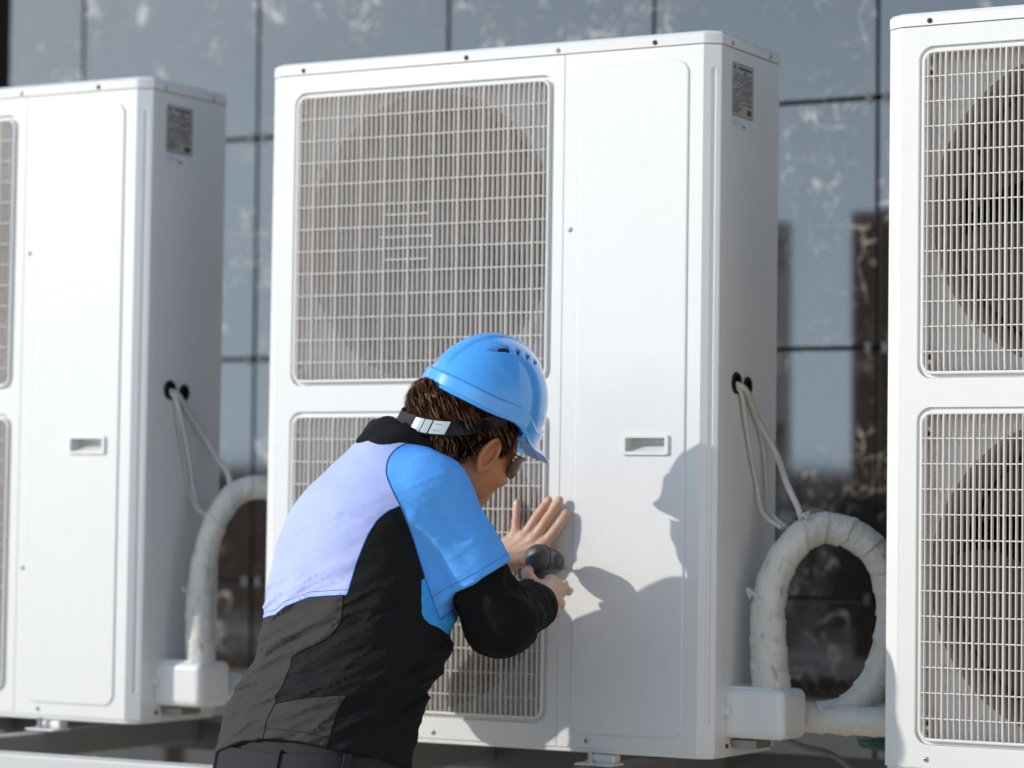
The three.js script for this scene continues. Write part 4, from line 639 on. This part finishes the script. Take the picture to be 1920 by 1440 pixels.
  for (let i = 0; i < 22000; i++) {
    const k = Math.floor(rnd() * nv), p = [hm.pos[3 * k], hm.pos[3 * k + 1], hm.pos[3 * k + 2]], [r, u, f] = toHead(...p); if (u > 0.075 || f > 0.05) continue; if (hairBase(r, u, f) < -0.006) continue;
    const e = 0.002, n = dirTo([0, 0, 0], [hairF(p[0] + e, p[1], p[2]) - hairF(p[0] - e, p[1], p[2]), hairF(p[0], p[1] + e, p[2]) - hairF(p[0], p[1] - e, p[2]), hairF(p[0], p[1], p[2] + e) - hairF(p[0], p[1], p[2] - e)]);
    const low = u < -0.02, sweep = 0.55 * Math.sin(i * 12.9) + (u > 0 ? 0.7 : 0.1);
    const up = u > -0.012, wav = 0.5 * fbm(r * 16, u * 16, f * 16, 2), fw = Math.cos(Math.atan2(r, -f - 0.02)), sd = Math.sin(Math.atan2(r, -f - 0.02)); let t = [0, 1, 2].map((q) => -hU[q] * (up ? 0.62 + wav : 1.0) + (hR[q] * fw + hF[q] * sd) * (up ? 0.8 + wav : 0.35 + wav + 0.25 * Math.sin(i * 3.3)));
    const dn = t[0] * n[0] + t[1] * n[1] + t[2] * n[2]; t = dirTo([0, 0, 0], t.map((c, q) => c - n[q] * dn)); const w = [n[1] * t[2] - n[2] * t[1], n[2] * t[0] - n[0] * t[2], n[0] * t[1] - n[1] * t[0]];
    const len = (low ? 0.008 : 0.024) * (0.6 + 0.8 * rnd()), lift = (low ? 0.0009 : 0.0014) * (0.3 + rnd()), wd = 0.00022 + 0.0003 * rnd(), c = 0.7 + 0.75 * rnd(), curl = (rnd() - 0.5) * 0.006, S = 4, row = [];
    for (let s = 0; s <= S; s++) { const q = s / S, o = Math.sin(q * 2.2) * lift + 0.0004, h = wd * (1 - q * 0.85), cu = curl * q * q; row.push([p.map((v, a) => v + t[a] * len * q + n[a] * o + w[a] * (cu - h)), p.map((v, a) => v + t[a] * len * q + n[a] * o + w[a] * (cu + h))]); }
    for (let s = 0; s < S; s++) { const [a, b] = row[s], [d2, e2] = row[s + 1]; for (const v of [a, b, e2, a, e2, d2]) { pos.push(...v); nor.push(...n); col.push(c, c * 0.97, c * 0.94); } }
  }
  const sg = new THREE.BufferGeometry(); sg.setAttribute('position', new THREE.Float32BufferAttribute(pos, 3)); sg.setAttribute('normal', new THREE.Float32BufferAttribute(nor, 3)); sg.setAttribute('color', new THREE.Float32BufferAttribute(col, 3));
  worn('locks', sg, hairMat, hair);
}
// ---------------------------------------------------------------- hard hat
const HAT = { u: 0.070, f: 0.000, a: 0.107, b: 0.136, c: 0.120 };
const rimU = (r, f) => HAT.u - 0.008 - 0.006 * smooth(-0.02, 0.12, f) - 0.012 * Math.exp(-(((f - 0.075) / 0.03) ** 2)) * smooth(0.02, 0.08, Math.abs(r)) + 0.006 * Math.exp(-(((f - 0.01) / 0.035) ** 2));
const hatF = (x, y, z) => {
  const [r, u, f0] = toHead(x, y, z), f = f0 - HAT.f, du = Math.max(u - HAT.u, 0), ra = Math.hypot(r / HAT.a, f / HAT.c), rim = rimU(r, f), v = u - rim;
  const flat = (ra - 1) * 0.112;
  let out = u > HAT.u ? ellip(r, du, f, HAT.a, HAT.b, HAT.c) : flat;
  const ridge = 0.0035 * smooth(0.022, 0.012, Math.abs(r)) * smooth(0.05, 0.09, u - HAT.u * 0.5); out -= ridge;
  let d = smax(out, -(out + 0.0065), 0.001); d = smax(d, -v, 0.002);
  const lf = 0.0030 * smooth(0.030, 0.036, 0) ; 
  const bandO = flat - 0.0045 + lf; let band = smax(smax(bandO, -(bandO + 0.007), 0.001), Math.max(-v, v - 0.030), 0.003);
  d = smin(d, band, 0.0025);
  const ang = Math.atan2(Math.abs(r) * 0.95, f), e = 0.0055 + 0.031 * smooth(1.15, 0.35, ang), droop = 0.62 * smooth(1.3, 0.5, ang);
  const fl = smax(Math.abs(v - 0.0022 + droop * Math.max(flat, 0)) - 0.0019, Math.max(flat - e, -flat - 0.006), 0.0018);
  return smin(d, fl, 0.003);
};
const VENTS = [];
const hatFull = (x, y, z) => { let d = hatF(x, y, z); for (const v of VENTS) if (d < 0.02) d = smax(d, -v(x, y, z), 0.0015); return d; };
// vents and the pressed crescents on both sides of the crown
for (const s of [1, -1]) {
  const slot = (c, hx, hy, hz) => { const n = dirTo([0, 0, 0], [c[0] / 0.0114, (c[1] - HAT.u) / 0.0185, c[2] / 0.0144]), t = dirTo([0, 0, 0], [0.12 * n[0], -n[2], n[1]]), q = [n[1] * t[2] - n[2] * t[1], n[2] * t[0] - n[0] * t[2], n[0] * t[1] - n[1] * t[0]]; return (x, y, z) => { const [r, u, f] = toHead(x, y, z), p = [r * s, u, f], a = plane(...p, c, t), b = plane(...p, c, q), d = plane(...p, c, n); return Math.max(Math.abs(a + b * 0.35) - hx, Math.abs(b) - hy, Math.abs(d) - hz - a * 0.5); }; };
  VENTS.push(slot([0.0555, 0.1850, -0.019], 0.0042, 0.0085, 0.0045), slot([0.0560, 0.1870, 0.003], 0.0042, 0.0080, 0.0045), slot([0.0545, 0.1855, 0.024], 0.0040, 0.0075, 0.0045));
  VENTS.push((x, y, z) => { const [r, u, f] = toHead(x, y, z), p = [r * s, u, f], A = [0.047, 0.158, -0.082], B = [0.0525, 0.184, -0.036]; const bx = B[0] - A[0], by = B[1] - A[1], bz = B[2] - A[2], t = ((p[0] - A[0]) * bx + (p[1] - A[1]) * by + (p[2] - A[2]) * bz) / (bx * bx + by * by + bz * bz); if (t > 1) return 1; const tc = clamp(t, 0, 1); return Math.hypot(p[0] - A[0] - bx * tc, p[1] - A[1] - by * tc, p[2] - A[2] - bz * tc) - (0.0008 + 0.0090 * tc); });
}
{
  const b = [0.54, 0.42, 0.12], t = [0.88, 0.82, 0.53];
  const hatMat = phy({ color: lin(0.07, 0.40, 0.97), roughness: 0.22, clearcoat: 1, clearcoatRoughness: 0.06 });
  const hat = worn('hard_hat', solid(nets(hatFull, b, t, 0.0026), hatFull, 0.0009), hatMat);
  // head strap with its buckle
  const sMat = std({ color: lin(0.012, 0.012, 0.014), roughness: 0.75 }), bMat = std({ color: lin(0.62, 0.63, 0.64), roughness: 0.28, metalness: 0.75 });
  const band = (a0, a1, w0, w1, g, th, n) => {
    const pos = [], idx = []; for (let i = 0; i <= n; i++) { const d = mix(a0, a1, i / n), a = d * Math.PI / 180, mid = -0.017 + 0.085 * Math.pow(Math.abs(d) / 100, 2.2), R = 0.0895 + g, Fb = 0.1105 + g; const at = (k, off) => fromHead(Math.sin(a) * (R + off), mid + k, -0.022 - Math.cos(a) * (Fb + off)); for (const q of [at(w0, 0), at(w0, th), at(w1, th), at(w1, 0)]) pos.push(...q); }
    for (let i = 0; i < n; i++) for (let k = 0; k < 4; k++) { const p = i * 4 + k, q = i * 4 + (k + 1) % 4; idx.push(p, q, q + 4, p, q + 4, p + 4); } idx.push(0, 2, 1, 0, 3, 2, n * 4, n * 4 + 1, n * 4 + 2, n * 4, n * 4 + 2, n * 4 + 3);
    const g2 = new THREE.BufferGeometry(); g2.setAttribute('position', new THREE.Float32BufferAttribute(pos, 3)); g2.setIndex(idx); return toCreasedNormals(g2, 0.6);
  };
  const strap = worn('head_strap', band(-105, 105, -0.0150, 0.0150, 0, 0.0025, 90), sMat, hat);
  worn('strap_end', band(6, 19, -0.0150, 0.0150, 0.0026, 0.0025, 8), sMat, hat);
  for (const [a0, a1] of [[20, 30], [31, 38], [39.5, 54]]) worn('buckle', band(a0, a1, -0.0125, 0.0125, 0.0026, 0.004, 8), bMat, strap);
  for (const a of [43, 45, 47]) for (const k of [-0.006, 0.006]) worn('rivet_hole', band(a, a + 0.8, k - 0.0009, k + 0.0009, 0.0062, 0.0008, 2), M.black, strap);
  // lug above the temple that holds the strap
  const lug = worn('strap_lug', new THREE.TorusGeometry(0.006, 0.0028, 8, 18), hatMat, hat), lp = fromHead(0.097, 0.057, 0.050); lug.position.set(...lp); lug.lookAt(lp[0] + hR[0], lp[1] + hR[1], lp[2] + hR[2]);
  // safety glasses
  const lensMat = phy({ color: lin(0.16, 0.075, 0.035), roughness: 0.1, specularIntensity: 0.25, transmission: 0.45, thickness: 0, ior: 1.5, side: THREE.DoubleSide }), frame = std({ color: lin(0.035, 0.022, 0.014), roughness: 0.3, metalness: 0.6 });
  const lensP = (s, p, q) => { const a = s * (42 + 31 * p) * Math.PI / 180, k = q > 0 ? 1 : 1 - 0.15 * q * q; return fromHead(Math.sin(a) * 0.082 * k, 0.001 + q * 0.0225 - 0.003 * p * (q > 0 ? 1 : 0), 0.040 + Math.cos(a) * 0.075); };
  const glasses = worn('safety_glasses', tube([-68, -40, -14, 0, 14, 40, 68].map((d, i) => { const a = d * Math.PI / 180; return fromHead(Math.sin(a) * 0.082, 0.021 - (Math.abs(d) < 16 ? 0.004 : 0), 0.041 + Math.cos(a) * 0.075); }), () => 0.0016, 60, 8), frame);
  for (const s of [-1, 1]) {
    const pos = [], idx = [], n = 16, rim = []; pos.push(...lensP(s, 0, 0));
    for (let ring = 1; ring <= 5; ring++) for (let i = 0; i < n * 2; i++) { const a = i / (n * 2) * Math.PI * 2, c = Math.cos(a), d = Math.sin(a), k = ring / 5 / Math.pow(Math.pow(Math.abs(c), 3) + Math.pow(Math.abs(d), 3), 1 / 3); const p = lensP(s, c * k, d * k); pos.push(...p); if (ring === 5) rim.push(p); }
    for (let i = 0; i < n * 2; i++) { const j = (i + 1) % (n * 2); idx.push(0, 1 + i, 1 + j); for (let r = 0; r < 4; r++) { const o = 1 + r * n * 2; idx.push(o + i, o + n * 2 + i, o + n * 2 + j, o + i, o + n * 2 + j, o + j); } }
    const g = new THREE.BufferGeometry(); g.setAttribute('position', new THREE.Float32BufferAttribute(pos, 3)); g.setIndex(idx); g.computeVertexNormals();
    worn('lens', g, lensMat, glasses); worn('lens_rim', tube(rim, () => 0.0012, 64, 6, true), frame, glasses);
    worn('temple', tube([fromHead(s * 0.078, 0.020, 0.070), fromHead(s * 0.081, 0.020, 0.050), fromHead(s * 0.081, 0.019, 0.015), fromHead(s * 0.080, 0.016, -0.008), fromHead(s * 0.079, 0.000, -0.030)], () => 0.0014, 40, 8), frame, glasses);
  }
}
// ---------------------------------------------------------------- cordless screwdriver held to the panel
{
  const T = [0.7075, 0.3354, 0.001], B = [0.6970, 0.3570, 0.117], d = dirTo(T, B), drill = thing('cordless_screwdriver', 'black cordless screwdriver held in the right hand against the panel seam', 'screwdriver', [T[0], T[1] + BASE, T[2]]);
  drill.quaternion.setFromUnitVectors(V(0, 0, 1), V(...d));
  const dk = phy({ color: lin(0.020, 0.020, 0.020), roughness: 0.34, clearcoat: 0.4, clearcoatRoughness: 0.35 }), gr = std({ color: lin(0.05, 0.05, 0.052), roughness: 0.6 });
  const lathe = (p, n = 40) => new THREE.LatheGeometry(p.map(([r, y]) => new THREE.Vector2(r, y)), n).rotateX(Math.PI / 2);
  const sm = (pts, n = 40) => new THREE.SplineCurve(pts.map(([r, y]) => new THREE.Vector2(r, y))).getPoints(n).map((v) => [Math.max(v.x, 0), v.y]);
  const bodyG = lathe(sm([[0.0125, 0.0385], [0.0165, 0.0400], [0.0215, 0.0480], [0.0255, 0.0620], [0.0266, 0.0820], [0.0266, 0.1040], [0.0250, 0.1160], [0.0190, 0.1250], [0.0100, 0.1285], [0, 0.1292]], 48)).scale(0.94, 1.05, 1);
  mesh('motor_housing', bodyG, dk, drill);
  mesh('rear_cap', lathe(sm([[0.0269, 0.1040], [0.0266, 0.1085], [0.0254, 0.1164], [0.0194, 0.1256], [0.0102, 0.1292], [0, 0.1300]], 24)).scale(0.94, 1.05, 1), std({ color: lin(0.055, 0.054, 0.052), roughness: 0.45 }), drill);
  const pl = new THREE.Shape(); pl.absellipse(0, 0, 0.0165, 0.0125, 0, Math.PI * 2); const pg = ext(pl, 0.004, 0.0012, 0.0012, 2, 16).rotateY(Math.PI / 2).translate(0.0225, 0.003, 0.074); mesh('side_plate', pg, gr, drill);
  mesh('grip', new RoundedBoxGeometry(0.032, 0.090, 0.038, 4, 0.014).rotateX(-0.10).translate(0.006, -0.058, 0.100), gr, drill);
  mesh('trigger', new RoundedBoxGeometry(0.012, 0.022, 0.012, 3, 0.005).translate(0.006, -0.036, 0.078), gr, drill);
  mesh('chuck', lathe([[0, 0.017], [0.0050, 0.017], [0.0068, 0.020], [0.0090, 0.027], [0.0098, 0.032], [0.0120, 0.034], [0.0125, 0.0395]]), std({ color: lin(0.05, 0.05, 0.05), roughness: 0.4, metalness: 0.3 }), drill);
  mesh('collar_ring', lathe([[0.0160, 0.0395], [0.0192, 0.0415], [0.0212, 0.0465], [0.0208, 0.0480]]), std({ color: lin(0.45, 0.45, 0.45), roughness: 0.3, metalness: 0.8 }), drill);
  mesh('bit', [new THREE.CylinderGeometry(0.0026, 0.0026, 0.018, 6).rotateX(Math.PI / 2).translate(0, 0, 0.011), new THREE.ConeGeometry(0.0026, 0.005, 6).rotateX(-Math.PI / 2).translate(0, 0, 0.0005)], M.zinc, drill);
  mesh('housing_seam', new THREE.TorusGeometry(0.0268, 0.0008, 6, 40).scale(0.945, 1.055, 1), M.black, drill, [0, 0, 0.1035]);
  const bt = mesh('button', [new THREE.TorusGeometry(0.0042, 0.0009, 8, 24), new THREE.CylinderGeometry(0.0038, 0.0038, 0.002, 20).rotateX(Math.PI / 2)], dk, drill, [0.0268, 0.003, 0.077]); bt.rotation.set(0, Math.PI / 2, 0);
}
renderer.render(scene, camera);
